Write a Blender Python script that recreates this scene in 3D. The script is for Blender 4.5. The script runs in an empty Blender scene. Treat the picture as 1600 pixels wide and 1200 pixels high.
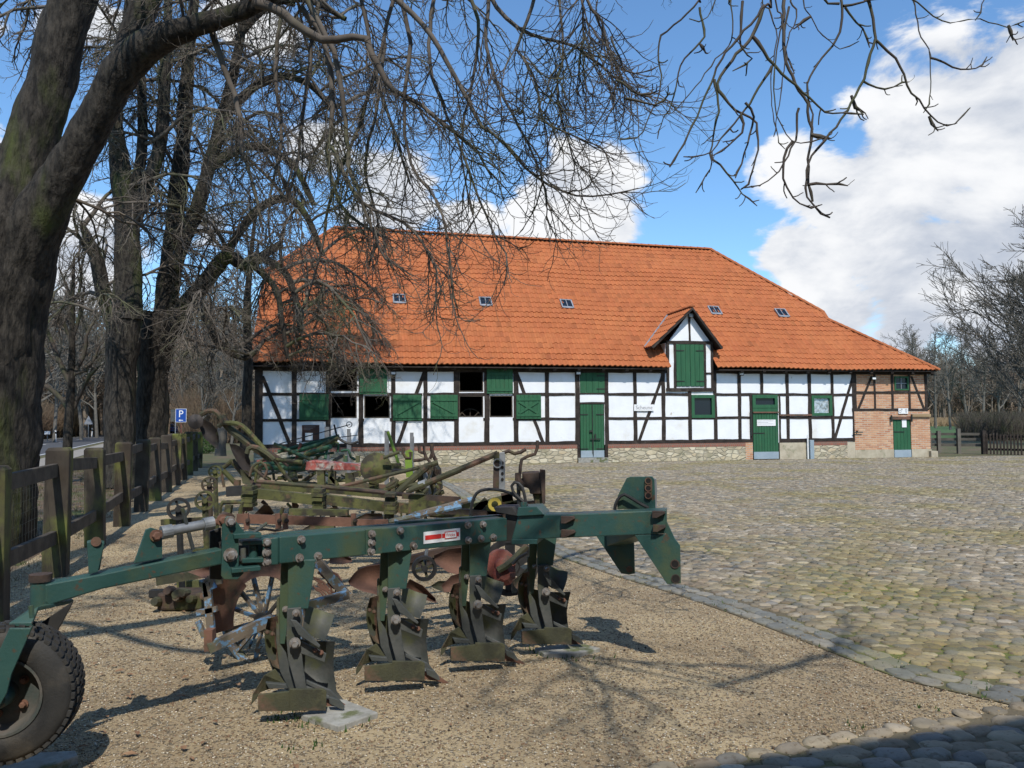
import bpy, math, random
import numpy as np
from mathutils import Vector, Matrix, noise as mnoise
sc = bpy.context.scene
rnd = random.Random(7); nrg = np.random.default_rng(7)
# ---------------------------------------------------------------- camera
F = 1250.0; PITCH = math.atan(59/F); ROLL = 0.0062
fw = np.array([0, math.cos(PITCH), math.sin(PITCH)]); r0 = np.array([1., 0, 0]); u0 = np.cross(r0, fw)
rt = math.cos(ROLL)*r0-math.sin(ROLL)*u0; up = math.cos(ROLL)*u0+math.sin(ROLL)*r0
CAM = np.array([0, 0, 1.5])
cd = bpy.data.cameras.new('camera'); cam = bpy.data.objects.new('camera', cd); sc.collection.objects.link(cam)
cd.sensor_width = 36; cd.lens = F/1600*36; cd.clip_end = 3000; cd.clip_start = .05
cam.matrix_world = Matrix(((rt[0], up[0], -fw[0], CAM[0]), (rt[1], up[1], -fw[1], CAM[1]), (rt[2], up[2], -fw[2], CAM[2]), (0, 0, 0, 1)))
sc.camera = cam
def ray(x, y): return fw+rt*(x-800)/F+up*(600-y)/F
def P(x, y, D):
    d = ray(x, y); return CAM+d*(D/d[1])
def G(x, y, z=0.):
    d = ray(x, y); return CAM+d*((z-1.5)/d[2])
# ---------------------------------------------------------------- light
SH = np.array([-.14, .80])                       # ground shadow offset per metre of height
sundir = np.array([-SH[0], -SH[1], 1.]); sundir /= np.linalg.norm(sundir)
sd = bpy.data.lights.new('sun', 'SUN'); sd.energy = 4.4; sd.angle = math.radians(.5); sd.color = (1, .955, .89)
so = bpy.data.objects.new('sun', sd); sc.collection.objects.link(so)
so.rotation_euler = Vector(tuple(sundir)).to_track_quat('Z', 'Y').to_euler(); so.location = (0, -20, 30)
sc.view_settings.view_transform = 'Standard'; sc.view_settings.look = 'None'
sc.view_settings.exposure = 0.0; sc.view_settings.gamma = 1
def build_world():
    w = bpy.data.worlds.new('World'); sc.world = w; w.use_nodes = True
    nt = w.node_tree; N = nt.nodes; Lk = nt.links; N.clear()
    def nd(t, **k):
        n = N.new(t)
        for a, b in k.items(): setattr(n, a, b)
        return n
    out = nd('ShaderNodeOutputWorld'); bg = nd('ShaderNodeBackground'); Lk.new(bg.outputs[0], out.inputs[0])
    sky = nd('ShaderNodeTexSky', sky_type='NISHITA', sun_disc=False)
    sky.sun_elevation = math.asin(sundir[2]); sky.sun_rotation = math.atan2(sundir[0], sundir[1])
    sky.air_density = 1.0; sky.dust_density = .4; sky.ozone_density = 2.0
    tc = nd('ShaderNodeTexCoord')
    def math_(op, a, b=None, c=None, clamp=False):
        n = nd('ShaderNodeMath', operation=op, use_clamp=clamp)
        for i, v in enumerate((a, b, c)):
            if v is None: continue
            if isinstance(v, (int, float)): n.inputs[i].default_value = v
            else: Lk.new(v, n.inputs[i])
        return n.outputs[0]
    blobs = [(1490, 225, 180, 1.), (1390, 320, 150, 1.), (1600, 150, 120, 1.), (1275, 290, 90, .9), (1230, 390, 90, .7), (1370, 390, 120, .7), (1560, 340, 170, .9),
             (1400, 450, 110, .6), (1290, 440, 90, .7), (1330, 490, 90, .6), (1420, 520, 100, .6), (1540, 500, 130, .6), (1700, 300, 250, 1), (1240, 245, 60, .6),
             (930, 310, 100, .85), (860, 330, 110, .8), (890, 255, 60, .8), (740, 350, 90, .7), 
             (620, 300, 100, .7), (500, 240, 80, .5), (330, 350, 60, .3), (130, 400, 110, .8), (30, 330, 110, .6), (400, 50, 100, .35), (160, 30, 100, .4),
             (-250, 300, 250, .8), (1900, 100, 300, .8), (900, -900, 400, .4)]
    acc = None
    for bx, by, br, wt in blobs:
        d = ray(bx, by); d = d/np.linalg.norm(d)
        v = nd('ShaderNodeVectorMath', operation='DISTANCE'); Lk.new(tc.outputs['Generated'], v.inputs[0]); v.inputs[1].default_value = tuple(d)
        k = math_('MULTIPLY_ADD', v.outputs['Value'], -F/br, 1.0, clamp=False)
        k = math_('MAXIMUM', k, -1.0); k = math_('ADD', k, (wt-1)*.6)
        acc = k if acc is None else math_('SMOOTH_MAX', acc, k, .25)
    def fbm(scale, detail, rough, dist=0, off=(0, 0, 0)):
        mp = nd('ShaderNodeMapping'); Lk.new(tc.outputs['Generated'], mp.inputs[0]); mp.inputs['Location'].default_value = off
        mp.inputs['Scale'].default_value = (1, 1, 1.9)
        n = nd('ShaderNodeTexNoise'); n.inputs['Scale'].default_value = scale; n.inputs['Detail'].default_value = detail
        n.inputs['Roughness'].default_value = rough; n.inputs['Distortion'].default_value = dist
        Lk.new(mp.outputs[0], n.inputs['Vector']); return n.outputs[0]
    n1 = fbm(9, 9, .58, .3)
    n1 = math_('SUBTRACT', n1, .5)
    dens = math_('MULTIPLY_ADD', n1, 2.8, math_('MULTIPLY_ADD', acc, 1.4, -.14))
    mr = nd('ShaderNodeMapRange', interpolation_type='SMOOTHSTEP'); Lk.new(dens, mr.inputs[0])
    mr.inputs[1].default_value = -.03; mr.inputs[2].default_value = .36
    # shading of the cloud: denser towards the base, lit from above
    n2 = fbm(9, 6, .55, .3, (0.0, 0.02, -.09)); n2 = math_('SUBTRACT', n2, .5)
    dif = math_('SUBTRACT', n1, n2)
    low = fbm(3.5, 3, .5, 0, (3, 1, 2))
    sh = math_('ADD', math_('MULTIPLY', dif, 1.5), math_('MULTIPLY_ADD', low, -2.2, 1.72))
    r1 = nd('ShaderNodeMapRange', interpolation_type='SMOOTHSTEP'); Lk.new(sh, r1.inputs[0]); r1.inputs[1].default_value = .05; r1.inputs[2].default_value = 1.0
    cc = nd('ShaderNodeMix', data_type='RGBA'); Lk.new(r1.outputs[0], cc.inputs[0])
    cc.inputs[6].default_value = (.50, .56, .67, 1); cc.inputs[7].default_value = (.97, .98, 1., 1)
    CS = .105
    sc1 = nd('ShaderNodeVectorMath', operation='MULTIPLY'); Lk.new(sky.outputs[0], sc1.inputs[0]); sc1.inputs[1].default_value = (CS*1.22, CS*1.62, CS*1.88)
    mx = nd('ShaderNodeMix', data_type='RGBA'); Lk.new(mr.outputs[0], mx.inputs[0]); Lk.new(sc1.outputs[0], mx.inputs[6]); Lk.new(cc.outputs[2], mx.inputs[7])
    Lk.new(mx.outputs[2], bg.inputs[0]); bg.inputs[1].default_value = 1.0
build_world()
# ---------------------------------------------------------------- materials
def mat(name, c1, c2=None, s=4, rough=.85, bump=0, bs=40, c3=None, s3=3, t3=.55, w3=.06, metal=0, stretch=(1, 1, 1), attr=None, det=6, spec=.35, bstretch=None, c4=None, s4=20, t4=.6, w4=.05):
    m = bpy.data.materials.new(name); m.use_nodes = True; nt = m.node_tree; N = nt.nodes; L = nt.links
    b = N['Principled BSDF']; b.inputs['Roughness'].default_value = rough; b.inputs['Metallic'].default_value = metal
    b.inputs['Specular IOR Level'].default_value = spec
    tc = N.new('ShaderNodeTexCoord'); mp = N.new('ShaderNodeMapping'); mp.inputs['Scale'].default_value = stretch; L.new(tc.outputs['Object'], mp.inputs[0])
    def nz(sc_, d=6, vec=None, r=.6):
        n = N.new('ShaderNodeTexNoise'); n.inputs['Scale'].default_value = sc_; n.inputs['Detail'].default_value = d; n.inputs['Roughness'].default_value = r
        L.new(vec or mp.outputs[0], n.inputs['Vector']); return n.outputs[0]
    def mixc(f, a, bb, blend='MIX'):
        x = N.new('ShaderNodeMix'); x.data_type = 'RGBA'; x.blend_type = blend
        for i, v in ((0, f), (6, a), (7, bb)):
            if isinstance(v, tuple): x.inputs[i].default_value = v+(1,)
            elif isinstance(v, float): x.inputs[i].default_value = v
            else: L.new(v, x.inputs[i])
        return x.outputs[2]
    def ramp(v, lo, hi):
        r = N.new('ShaderNodeMapRange'); r.interpolation_type = 'SMOOTHSTEP'; L.new(v, r.inputs[0]); r.inputs[1].default_value = lo; r.inputs[2].default_value = hi; return r.outputs[0]
    col = c1
    if c2: col = mixc(ramp(nz(s, det), .32, .68), c1, c2)
    if c3: col = mixc(ramp(nz(s3, 8), t3-w3, t3+w3), col, c3)
    if c4: col = mixc(ramp(nz(s4, 8), t4-w4, t4+w4), col, c4)
    if attr:
        a = N.new('ShaderNodeAttribute'); a.attribute_name = attr; col = mixc(1.0, col, a.outputs['Color'], 'MULTIPLY')
    if isinstance(col, tuple): b.inputs['Base Color'].default_value = col+(1,)
    else: L.new(col, b.inputs['Base Color'])
    if bump:
        vec = None
        if bstretch:
            m2 = N.new('ShaderNodeMapping'); m2.inputs['Scale'].default_value = bstretch; L.new(tc.outputs['Object'], m2.inputs[0]); vec = m2.outputs[0]
        bn = N.new('ShaderNodeBump'); bn.inputs['Strength'].default_value = 1; bn.inputs['Distance'].default_value = bump
        L.new(nz(bs, 8, vec), bn.inputs['Height']); L.new(bn.outputs[0], b.inputs['Normal'])
    m['nt'] = 1
    return m
def brickmat(name, c1, c2, mortar, bw, bh, ms, sq=0, noisec=None, bump=.01, warp=.0, attrmix=.5, rough=.9):
    m = bpy.data.materials.new(name); m.use_nodes = True; nt = m.node_tree; N = nt.nodes; L = nt.links; b = N['Principled BSDF']
    b.inputs['Roughness'].default_value = rough
    tc = N.new('ShaderNodeTexCoord'); sp = N.new('ShaderNodeSeparateXYZ'); cb = N.new('ShaderNodeCombineXYZ'); L.new(tc.outputs['Object'], sp.inputs[0])
    ad = N.new('ShaderNodeMath'); ad.operation = 'ADD'; L.new(sp.outputs[0], ad.inputs[0]); L.new(sp.outputs[1], ad.inputs[1])
    L.new(ad.outputs[0], cb.inputs[0]); L.new(sp.outputs[2], cb.inputs[1])
    vec = cb.outputs[0]
    if warp:
        nn = N.new('ShaderNodeTexNoise'); nn.inputs['Scale'].default_value = 2.2; L.new(tc.outputs['Object'], nn.inputs['Vector'])
        vm = N.new('ShaderNodeVectorMath'); vm.operation = 'MULTIPLY_ADD'; L.new(nn.outputs['Color'], vm.inputs[0]); vm.inputs[1].default_value = (warp,)*3; L.new(vec, vm.inputs[2]); vec = vm.outputs[0]
    br = N.new('ShaderNodeTexBrick'); L.new(vec, br.inputs['Vector']); br.inputs['Scale'].default_value = 1
    br.inputs['Color1'].default_value = c1+(1,); br.inputs['Color2'].default_value = c2+(1,); br.inputs['Mortar'].default_value = mortar+(1,)
    br.inputs['Brick Width'].default_value = bw; br.inputs['Row Height'].default_value = bh; br.inputs['Mortar Size'].default_value = ms; br.inputs['Mortar Smooth'].default_value = .3
    br.offset_frequency = 2; br.squash = 1.0+sq; br.squash_frequency = 3
    col = br.outputs[0]
    if noisec:
        n = N.new('ShaderNodeTexNoise'); n.inputs['Scale'].default_value = 1.6; n.inputs['Detail'].default_value = 8; n.inputs['Roughness'].default_value = .7; L.new(tc.outputs['Object'], n.inputs['Vector'])
        r = N.new('ShaderNodeMapRange'); L.new(n.outputs[0], r.inputs[0]); r.inputs[1].default_value = .45; r.inputs[2].default_value = .72
        x = N.new('ShaderNodeMix'); x.data_type = 'RGBA'; L.new(r.outputs[0], x.inputs[0]); L.new(col, x.inputs[6]); x.inputs[7].default_value = noisec+(1,); col = x.outputs[2]
    L.new(col, b.inputs['Base Color'])
    bn = N.new('ShaderNodeBump'); bn.inputs['Distance'].default_value = bump; bn.invert = True; L.new(br.outputs['Fac'], bn.inputs['Height']); L.new(bn.outputs[0], b.inputs['Normal'])
    return m
M = {}
M['teal'] = mat('teal_paint', (.020, .062, .053), (.034, .084, .072), 2.5, .45, .0015, 60, c3=(.085, .055, .035), s3=22, t3=.63, w3=.04, spec=.4, c4=(.06, .085, .045), s4=3.5, t4=.58, w4=.12)
M['shin'] = mat('weathered_steel', (.048, .054, .050), (.088, .09, .082), 7, .6, .002, 50, c3=(.08, .085, .035), s3=4, t3=.61, w3=.1, c4=(.13, .075, .052), s4=7, t4=.72, w4=.05)
M['mossy'] = mat('mossy_steel', (.045, .046, .028), (.078, .076, .036), 5, .85, .004, 60, c3=(.13, .075, .05), s3=4, t3=.57, w3=.07, c4=(.04, .04, .025), s4=9, t4=.6, w4=.06)
M['olive'] = mat('olive_mossy_paint', (.07, .073, .028), (.115, .115, .036), 5, .85, .004, 60, c3=(.04, .035, .024), s3=7, t3=.52, w3=.08, c4=(.13, .08, .045), s4=8, t4=.63, w4=.05)
M['rust'] = mat('rust', (.115, .06, .04), (.18, .09, .058), 6, .8, .003, 60, c3=(.06, .05, .03), s3=4, t3=.58, w3=.08, c4=(.1, .11, .03), s4=3, t4=.64, w4=.05)
M['darkrust'] = mat('dark_rust', (.04, .03, .024), (.085, .052, .036), 8, .8, .003, 60, c3=(.06, .065, .02), s3=4, t3=.58, w3=.07)
M['blue'] = mat('flaking_blue_paint', (.13, .24, .36), (.17, .30, .42), 8, .75, .003, 60, c3=(.15, .12, .085), s3=17, t3=.45, w3=.03, c4=(.1, .1, .06), s4=5, t4=.58, w4=.05)
M['redcast'] = mat('red_cast', (.22, .055, .038), (.15, .07, .05), 9, .75, .003, 60, c3=(.1, .07, .05), s3=7, t3=.57)
M['redwhite'] = mat('flaking_red_paint', (.30, .055, .04), (.36, .12, .095), 8, .7, .002, 50, c3=(.36, .34, .29), s3=5, t3=.54, w3=.05, c4=(.16, .14, .1), s4=6, t4=.6)
M['galv'] = mat('galvanised', (.20, .21, .21), (.30, .31, .31), 9, .5, .001, 70, metal=.3, c3=(.16, .1, .07), s3=9, t3=.68)
M['blade'] = mat('blackened_blade', (.022, .019, .018), (.05, .04, .034), 4, .6, .002, 50, c3=(.08, .085, .03), s3=3, t3=.66)
M['postgrey'] = mat('post_grey', (.13, .135, .135), (.2, .2, .2), 7, .6, metal=.2)
M['bolt'] = mat('bolt_steel', (.3, .29, .27), (.16, .12, .09), 30, .5, .001, 90, metal=.4)
M['rubber'] = mat('rubber', (.022, .022, .021), (.04, .038, .034), 7, .75, .002, 90, c3=(.075, .065, .05), s3=5, t3=.6, w3=.1)
M['rim'] = mat('rim', (.04, .055, .05), (.1, .09, .075), 7, .65, .002, 60, c3=(.10, .06, .045), s3=6, t3=.66)
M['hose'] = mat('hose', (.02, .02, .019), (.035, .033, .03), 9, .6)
M['yellow'] = mat('yellow', (.4, .32, .06), (.4, .3, .05), 9, .6)
M['lime'] = mat('lime_paint', (.20, .31, .035), (.14, .22, .04), 9, .6, .001, 50, c3=(.1, .1, .03), s3=6, t3=.62)
M['green'] = mat('green_machine_paint', (.02, .085, .045), (.045, .10, .05), 7, .7, .002, 50, c3=(.09, .09, .04), s3=6, t3=.55)
M['concrete'] = mat('concrete', (.24, .23, .2), (.34, .33, .29), 12, .95, .004, 60, c3=(.12, .13, .06), s3=5, t3=.55)
M['bark'] = mat('bark', (.010, .008, .006), (.056, .047, .036), 17, .95, .06, 15, c3=(.06, .07, .018), s3=1.6, t3=.60, w3=.09, stretch=(1, 1, .3), bstretch=(1, 1, .3), det=9)  # dark tones also carry the shade on the trunks and in furrows
M['twig'] = mat('twig', (.07, .055, .042), (.135, .112, .088), 3, .9, c3=(.085, .088, .042), s3=.8, t3=.58, w3=.1)
M['twigdark'] = mat('twig_dark', (.055, .042, .034), (.09, .075, .06), 3, .85, c3=(.07, .075, .035), s3=2, t3=.55, w3=.1)
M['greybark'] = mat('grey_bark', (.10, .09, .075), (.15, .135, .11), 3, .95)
M['wood'] = mat('weathered_wood', (.035, .027, .02), (.065, .052, .037), 5, .9, .006, 22, c3=(.12, .13, .03), s3=1.8, t3=.55, w3=.09, stretch=(1, 1, .6), bstretch=(1, 1, .12))  # base tone darkened to put the trees' shade into the fence wood
M['rail'] = mat('rail_wood', (.05, .04, .03), (.095, .078, .058), 6, .9, .004, 22, bstretch=(1, .3, 1))
M['timber'] = mat('oak_timber', (.018, .013, .010), (.038, .028, .022), 6, .85, .004, 20, c3=(.06, .048, .038), s3=4, t3=.62)
M['plaster'] = mat('lime_plaster', (.80, .81, .82), (.74, .75, .75), 1.5, .95, .006, 9, c3=(.66, .64, .58), s3=.9, t3=.62, w3=.1, c4=(.5, .46, .38), s4=2.6, t4=.70, w4=.03)
M['greenpaint'] = mat('green_board_paint', (.018, .088, .038), (.026, .112, .048), 3, .65, .002, 30, c3=(.03, .09, .04), s3=6, t3=.6, w3=.08, stretch=(3, 3, .5))
M['tile'] = mat('clay_tile', (.37, .111, .035), (.42, .136, .045), .5, .8, .001, 40, c3=(.36, .107, .036), s3=1.2, t3=.6, w3=.3, attr='Col')
M['brick'] = brickmat('pale_brick', (.40, .155, .075), (.62, .36, .20), (.50, .42, .32), .25, .075, .013, noisec=(.50, .26, .14))
M['course'] = brickmat('upright_brick_course', (.30, .10, .06), (.22, .10, .07), (.22, .18, .14), .085, .3, .01)
M['stone_old'] = brickmat('rubble_stone', (.56, .47, .31), (.42, .35, .23), (.30, .26, .19), .36, .145, .014, sq=.5, noisec=(.28, .25, .17), warp=.16, bump=.03)
def voro(name, cols, mortar, scl, mw, bump=.02):
    m = bpy.data.materials.new(name); m.use_nodes = True; nt = m.node_tree; N = nt.nodes; L = nt.links; b = N['Principled BSDF']; b.inputs['Roughness'].default_value = .95
    tc = N.new('ShaderNodeTexCoord'); mp_ = N.new('ShaderNodeMapping'); mp_.inputs['Scale'].default_value = scl; L.new(tc.outputs['Object'], mp_.inputs[0])
    v = N.new('ShaderNodeTexVoronoi'); v.inputs['Scale'].default_value = 1; v.inputs['Randomness'].default_value = .75; L.new(mp_.outputs[0], v.inputs['Vector'])
    e = N.new('ShaderNodeTexVoronoi'); e.feature = 'DISTANCE_TO_EDGE'; e.inputs['Scale'].default_value = 1; e.inputs['Randomness'].default_value = .75; L.new(mp_.outputs[0], e.inputs['Vector'])
    sp = N.new('ShaderNodeSeparateColor'); L.new(v.outputs['Color'], sp.inputs[0]); cr = N.new('ShaderNodeValToRGB'); L.new(sp.outputs[0], cr.inputs[0])
    for i, c in enumerate(cols):
        el = cr.color_ramp.elements[i] if i < 2 else cr.color_ramp.elements.new(i/(len(cols)-1)); el.position = i/(len(cols)-1); el.color = c+(1,)
    r = N.new('ShaderNodeMapRange'); L.new(e.outputs['Distance'], r.inputs[0]); r.inputs[1].default_value = mw*.5; r.inputs[2].default_value = mw*1.6
    x = N.new('ShaderNodeMix'); x.data_type = 'RGBA'; L.new(r.outputs[0], x.inputs[0]); x.inputs[6].default_value = mortar+(1,); L.new(cr.outputs[0], x.inputs[7])
    n = N.new('ShaderNodeTexNoise'); n.inputs['Scale'].default_value = 3; n.inputs['Detail'].default_value = 9; L.new(tc.outputs['Object'], n.inputs['Vector']); r2 = N.new('ShaderNodeMapRange'); L.new(n.outputs[0], r2.inputs[0]); r2.inputs[1].default_value = .48; r2.inputs[2].default_value = .75
    x2 = N.new('ShaderNodeMix'); x2.data_type = 'RGBA'; L.new(r2.outputs[0], x2.inputs[0]); L.new(x.outputs[2], x2.inputs[6]); x2.inputs[7].default_value = (.24, .22, .14, 1); L.new(x2.outputs[2], b.inputs['Base Color'])
    bn = N.new('ShaderNodeBump'); bn.inputs['Distance'].default_value = bump; L.new(r.outputs[0], bn.inputs['Height']); L.new(bn.outputs[0], b.inputs['Normal']); return m
M['stone'] = voro('rubble_stone', [(.58, .49, .33), (.42, .36, .25), (.62, .55, .40), (.36, .31, .21), (.52, .42, .27)], (.34, .30, .22), (3.3, 3.3, 7.4), .05)
M['render'] = mat('grey_render', (.36, .31, .22), (.48, .42, .31), 3, .95, .004, 30, c3=(.2, .2, .12), s3=2, t3=.6)
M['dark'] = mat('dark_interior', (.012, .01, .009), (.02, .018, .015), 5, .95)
M['lead'] = mat('lead', (.30, .31, .33), (.2, .21, .22), 6, .5, metal=.2)
M['kick'] = mat('kick_sheet', (.25, .31, .35), (.3, .36, .4), 3, .5)
M['white'] = mat('white_sign', (.78, .78, .77), (.72, .72, .7), 5, .6)
M['red'] = mat('red_ink', (.55, .03, .025), None, 5, .6)
M['ink'] = mat('grey_ink', (.25, .25, .25), None, 5, .6)
M['brown'] = mat('brown_board', (.05, .022, .018), (.065, .03, .022), 5, .5)
M['signblue'] = mat('sign_blue', (.01, .06, .28), None, 5, .5)
M['asphalt'] = mat('asphalt', (.06, .06, .063), (.08, .08, .082), 1.5, .9, .003, 60)
M['grass'] = mat('grass', (.06, .075, .025), (.10, .095, .04), 1.2, .95, .02, 12, c3=(.12, .085, .05), s3=.8, t3=.52, w3=.1)
M['field'] = mat('field_green', (.045, .09, .025), (.06, .11, .03), .3, .95)
M['path'] = mat('path', (.22, .2, .165), (.28, .25, .21), 2, .95)
M['leaf'] = mat('dead_leaf', (.17, .085, .04), (.26, .16, .09), 12, .8)
M['moss'] = mat('box_leaf', (.03, .07, .015), (.05, .1, .02), 9, .8)
M['scrub'] = mat('scrub', (.13, .085, .055), (.2, .145, .09), .35, .95, c3=(.1, .085, .05), s3=.15, t3=.55)
M['reed'] = mat('dry_reed', (.26, .17, .09), (.34, .25, .14), .5, .95)
def glassmat(name, col, rough=.08):
    m = bpy.data.materials.new(name); m.use_nodes = True; b = m.node_tree.nodes['Principled BSDF']
    b.inputs['Base Color'].default_value = col+(1,); b.inputs['Roughness'].default_value = rough; b.inputs['Specular IOR Level'].default_value = .9; b.inputs['Metallic'].default_value = 0.0
    return m
M['glass'] = glassmat('dark_glass', (.012, .018, .028)); M['glass'].node_tree.nodes['Principled BSDF'].inputs['Specular IOR Level'].default_value = .25; M['carglass'] = glassmat('car_glass', (.02, .02, .025))
M['sheen'] = mat('painted_glass_reflection', (.7, .72, .72), (.22, .25, .24), 9, .25, .03, 7, metal=.5)  # bright mottled colour paints the reflection on the window glass
M['carblue'] = glassmat('car_blue', (.04, .09, .28), .3); M['carred'] = glassmat('car_red', (.4, .03, .03), .3); M['carsilver'] = glassmat('car_silver', (.5, .52, .55), .3)
# ---------------------------------------------------------------- mesh building
WM = {}
def V(a): return np.asarray(a, float)
def nrm(v): v = V(v); return v/(np.linalg.norm(v)+1e-12)
def link(o): sc.collection.objects.link(o); return o
def thing(name, label, cat, loc, rotz=0, group=None, kind=None):
    o = bpy.data.objects.new(name, None); link(o); o.empty_display_size = .2
    o.location = tuple(float(c) for c in loc); o.rotation_euler = (0, 0, rotz); WM[o.name] = Matrix.Translation(o.location) @ Matrix.Rotation(rotz, 4, 'Z')
    tag(o, label, cat, group, kind); return o
def tag(o, label=None, cat=None, group=None, kind=None):
    if label: o['label'] = label
    if cat: o['category'] = cat
    if group: o['group'] = group
    if kind: o['kind'] = kind
    return o
def mk(name, vs, fs, m, parent=None, smooth=False, local=False, bev=0, col=None):
    """link one mesh object; verts given in world space unless local"""
    me = bpy.data.meshes.new(name)
    vs = np.asarray(vs, float).reshape(-1, 3)
    W = None
    if parent is not None:
        W = WM[parent.name]
        if not local:
            Mi = np.array(W.inverted()); vs = vs @ Mi[:3, :3].T+Mi[:3, 3]
    if isinstance(fs, np.ndarray):
        k = fs.shape[1]; me.vertices.add(len(vs)); me.vertices.foreach_set('co', vs.ravel()); me.loops.add(fs.size); me.loops.foreach_set('vertex_index', fs.ravel().astype(np.int32))
        me.polygons.add(len(fs)); me.polygons.foreach_set('loop_start', np.arange(0, fs.size, k, dtype=np.int32)); me.update(calc_edges=True); me.validate()
    else:
        me.from_pydata([tuple(v) for v in vs], [], fs); me.validate()
    if col is not None:
        a = me.color_attributes.new('Col', 'FLOAT_COLOR', 'POINT'); a.data.foreach_set('color', np.asarray(col, np.float32).ravel())
    if smooth: me.polygons.foreach_set('use_smooth', [True]*len(me.polygons))
    me.materials.append(m if not isinstance(m, str) else M[m])
    o = bpy.data.objects.new(name, me); link(o)
    if parent is not None: o.parent = parent; WM[o.name] = W
    if bev:
        b = o.modifiers.new('bevel', 'BEVEL'); b.width = bev; b.segments = 2; b.limit_method = 'ANGLE'; b.angle_limit = math.radians(50)
    if smooth and not isinstance(fs, np.ndarray):
        try:
            bpy.context.view_layer.objects.active = o; me.set_sharp_from_angle(angle=math.radians(38))
        except Exception: pass
    return o
class MB:
    def __init__(s): s.v = []; s.f = []
    def add(s, vs, fs):
        n = len(s.v); s.v += [tuple(map(float, v)) for v in vs]; s.f += [tuple(i+n for i in f) for f in fs]; return s
    def box(s, lo, hi):
        x0, y0, z0 = lo; x1, y1, z1 = hi
        return s.add([(x0, y0, z0), (x1, y0, z0), (x1, y1, z0), (x0, y1, z0), (x0, y0, z1), (x1, y0, z1), (x1, y1, z1), (x0, y1, z1)],
                     [(0, 3, 2, 1), (4, 5, 6, 7), (0, 1, 5, 4), (1, 2, 6, 5), (2, 3, 7, 6), (3, 0, 4, 7)])
    def beam(s, a, b, w, h, upv=(0, 0, 1), tw=1.):
        a = V(a); b = V(b); t = nrm(b-a); sd_ = np.cross(t, V(upv)); sd_ = nrm(sd_) if np.linalg.norm(sd_) > 1e-4 else V((1, 0, 0)); u_ = np.cross(sd_, t)
        vs = []
        for q, k in ((a, 1), (b, tw)):
            for i, j in ((-1, -1), (1, -1), (1, 1), (-1, 1)): vs.append(q+sd_*i*w/2*k+u_*j*h/2*k)
        return s.add(vs, [(0, 3, 2, 1), (4, 5, 6, 7), (0, 1, 5, 4), (1, 2, 6, 5), (2, 3, 7, 6), (3, 0, 4, 7)])
    def prism(s, pts, t):
        n = len(pts); t = V(t); a = [V(p) for p in pts]; vs = a+[p+t for p in a]
        return s.add(vs, [tuple(range(n)), tuple(range(2*n-1, n-1, -1))]+[(i, i+n, (i+1) % n+n, (i+1) % n) for i in range(n)])
    def tube(s, pts, r, seg=8, cap=True, r1=None):
        pts = [V(p) for p in pts]; n = len(pts)
        rs = [r+((r1 if r1 is not None else r)-r)*i/max(1, n-1) for i in range(n)] if not isinstance(r, (list, tuple)) else r
        vs = []; prev = None
        for i, p in enumerate(pts):
            t = nrm(pts[min(i+1, n-1)]-pts[max(i-1, 0)])
            if prev is None:
                ref = V((0, 0, 1)) if abs(t[2]) < .9 else V((1, 0, 0)); a = nrm(np.cross(t, ref))
            else:
                a = nrm(prev-t*np.dot(prev, t))
            prev = a; b = np.cross(t, a)
            for k in range(seg): an = 2*math.pi*k/seg; vs.append(p+(a*math.cos(an)+b*math.sin(an))*rs[i])
        fs = [(i*seg+k, i*seg+(k+1) % seg, (i+1)*seg+(k+1) % seg, (i+1)*seg+k) for i in range(n-1) for k in range(seg)]
        if cap: fs += [tuple(range(seg-1, -1, -1)), tuple((n-1)*seg+k for k in range(seg))]
        return s.add(vs, fs)
    def lathe(s, c, axis, prof, seg=24, close=False):
        """prof: (radius, offset along axis)"""
        c = V(c); ax = nrm(axis); ref = V((0, 0, 1)) if abs(ax[2]) < .9 else V((1, 0, 0)); a = nrm(np.cross(ax, ref)); b = np.cross(ax, a); vs = []
        for r, o in prof:
            for k in range(seg): an = 2*math.pi*k/seg; vs.append(c+ax*o+(a*math.cos(an)+b*math.sin(an))*r)
        n = len(prof); rg = range(n if close else n-1)
        fs = [(i*seg+k, i*seg+(k+1) % seg, ((i+1) % n)*seg+(k+1) % seg, ((i+1) % n)*seg+k) for i in rg for k in range(seg)]
        return s.add(vs, fs)
    def disc(s, c, axis, r, th, seg=24):
        return s.lathe(c, axis, [(1e-4, -th/2), (r, -th/2), (r, th/2), (1e-4, th/2)], seg)
    def ring(s, c, axis, r, w, th, seg=28):
        return s.lathe(c, axis, [(r-w, -th/2), (r, -th/2), (r, th/2), (r-w, th/2)], seg, close=True)
    def bolt(s, c, axis, r=.014, h=.02):
        s.disc(V(c), axis, r*1.45, .006, 12); s.lathe(V(c)+nrm(axis)*h/2, axis, [(1e-4, -h/2), (r, -h/2), (r, h/2*.7), (r*.8, h/2), (1e-4, h/2)], 6); return s
    def sheet(s, rows, t):
        """grid of points given thickness vector function/const"""
        R = len(rows); C_ = len(rows[0]); a = [V(p) for r in rows for p in r]; t = V(t); vs = a+[p+t for p in a]; n = R*C_; fs = []
        for i in range(R-1):
            for j in range(C_-1):
                q = (i*C_+j, i*C_+j+1, (i+1)*C_+j+1, (i+1)*C_+j); fs.append(q[::-1]); fs.append(tuple(x+n for x in q))
        bd = [j for j in range(C_)]+[i*C_+C_-1 for i in range(1, R)]+[(R-1)*C_+j for j in range(C_-2, -1, -1)]+[i*C_ for i in range(R-2, 0, -1)]
        fs += [(bd[i], bd[(i+1) % len(bd)], bd[(i+1) % len(bd)]+n, bd[i]+n) for i in range(len(bd))]
        return s.add(vs, fs)
    def build(s, name, m, parent=None, smooth=False, local=False, bev=0): return mk(name, s.v, s.f, m, parent, smooth, local, bev)
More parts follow.
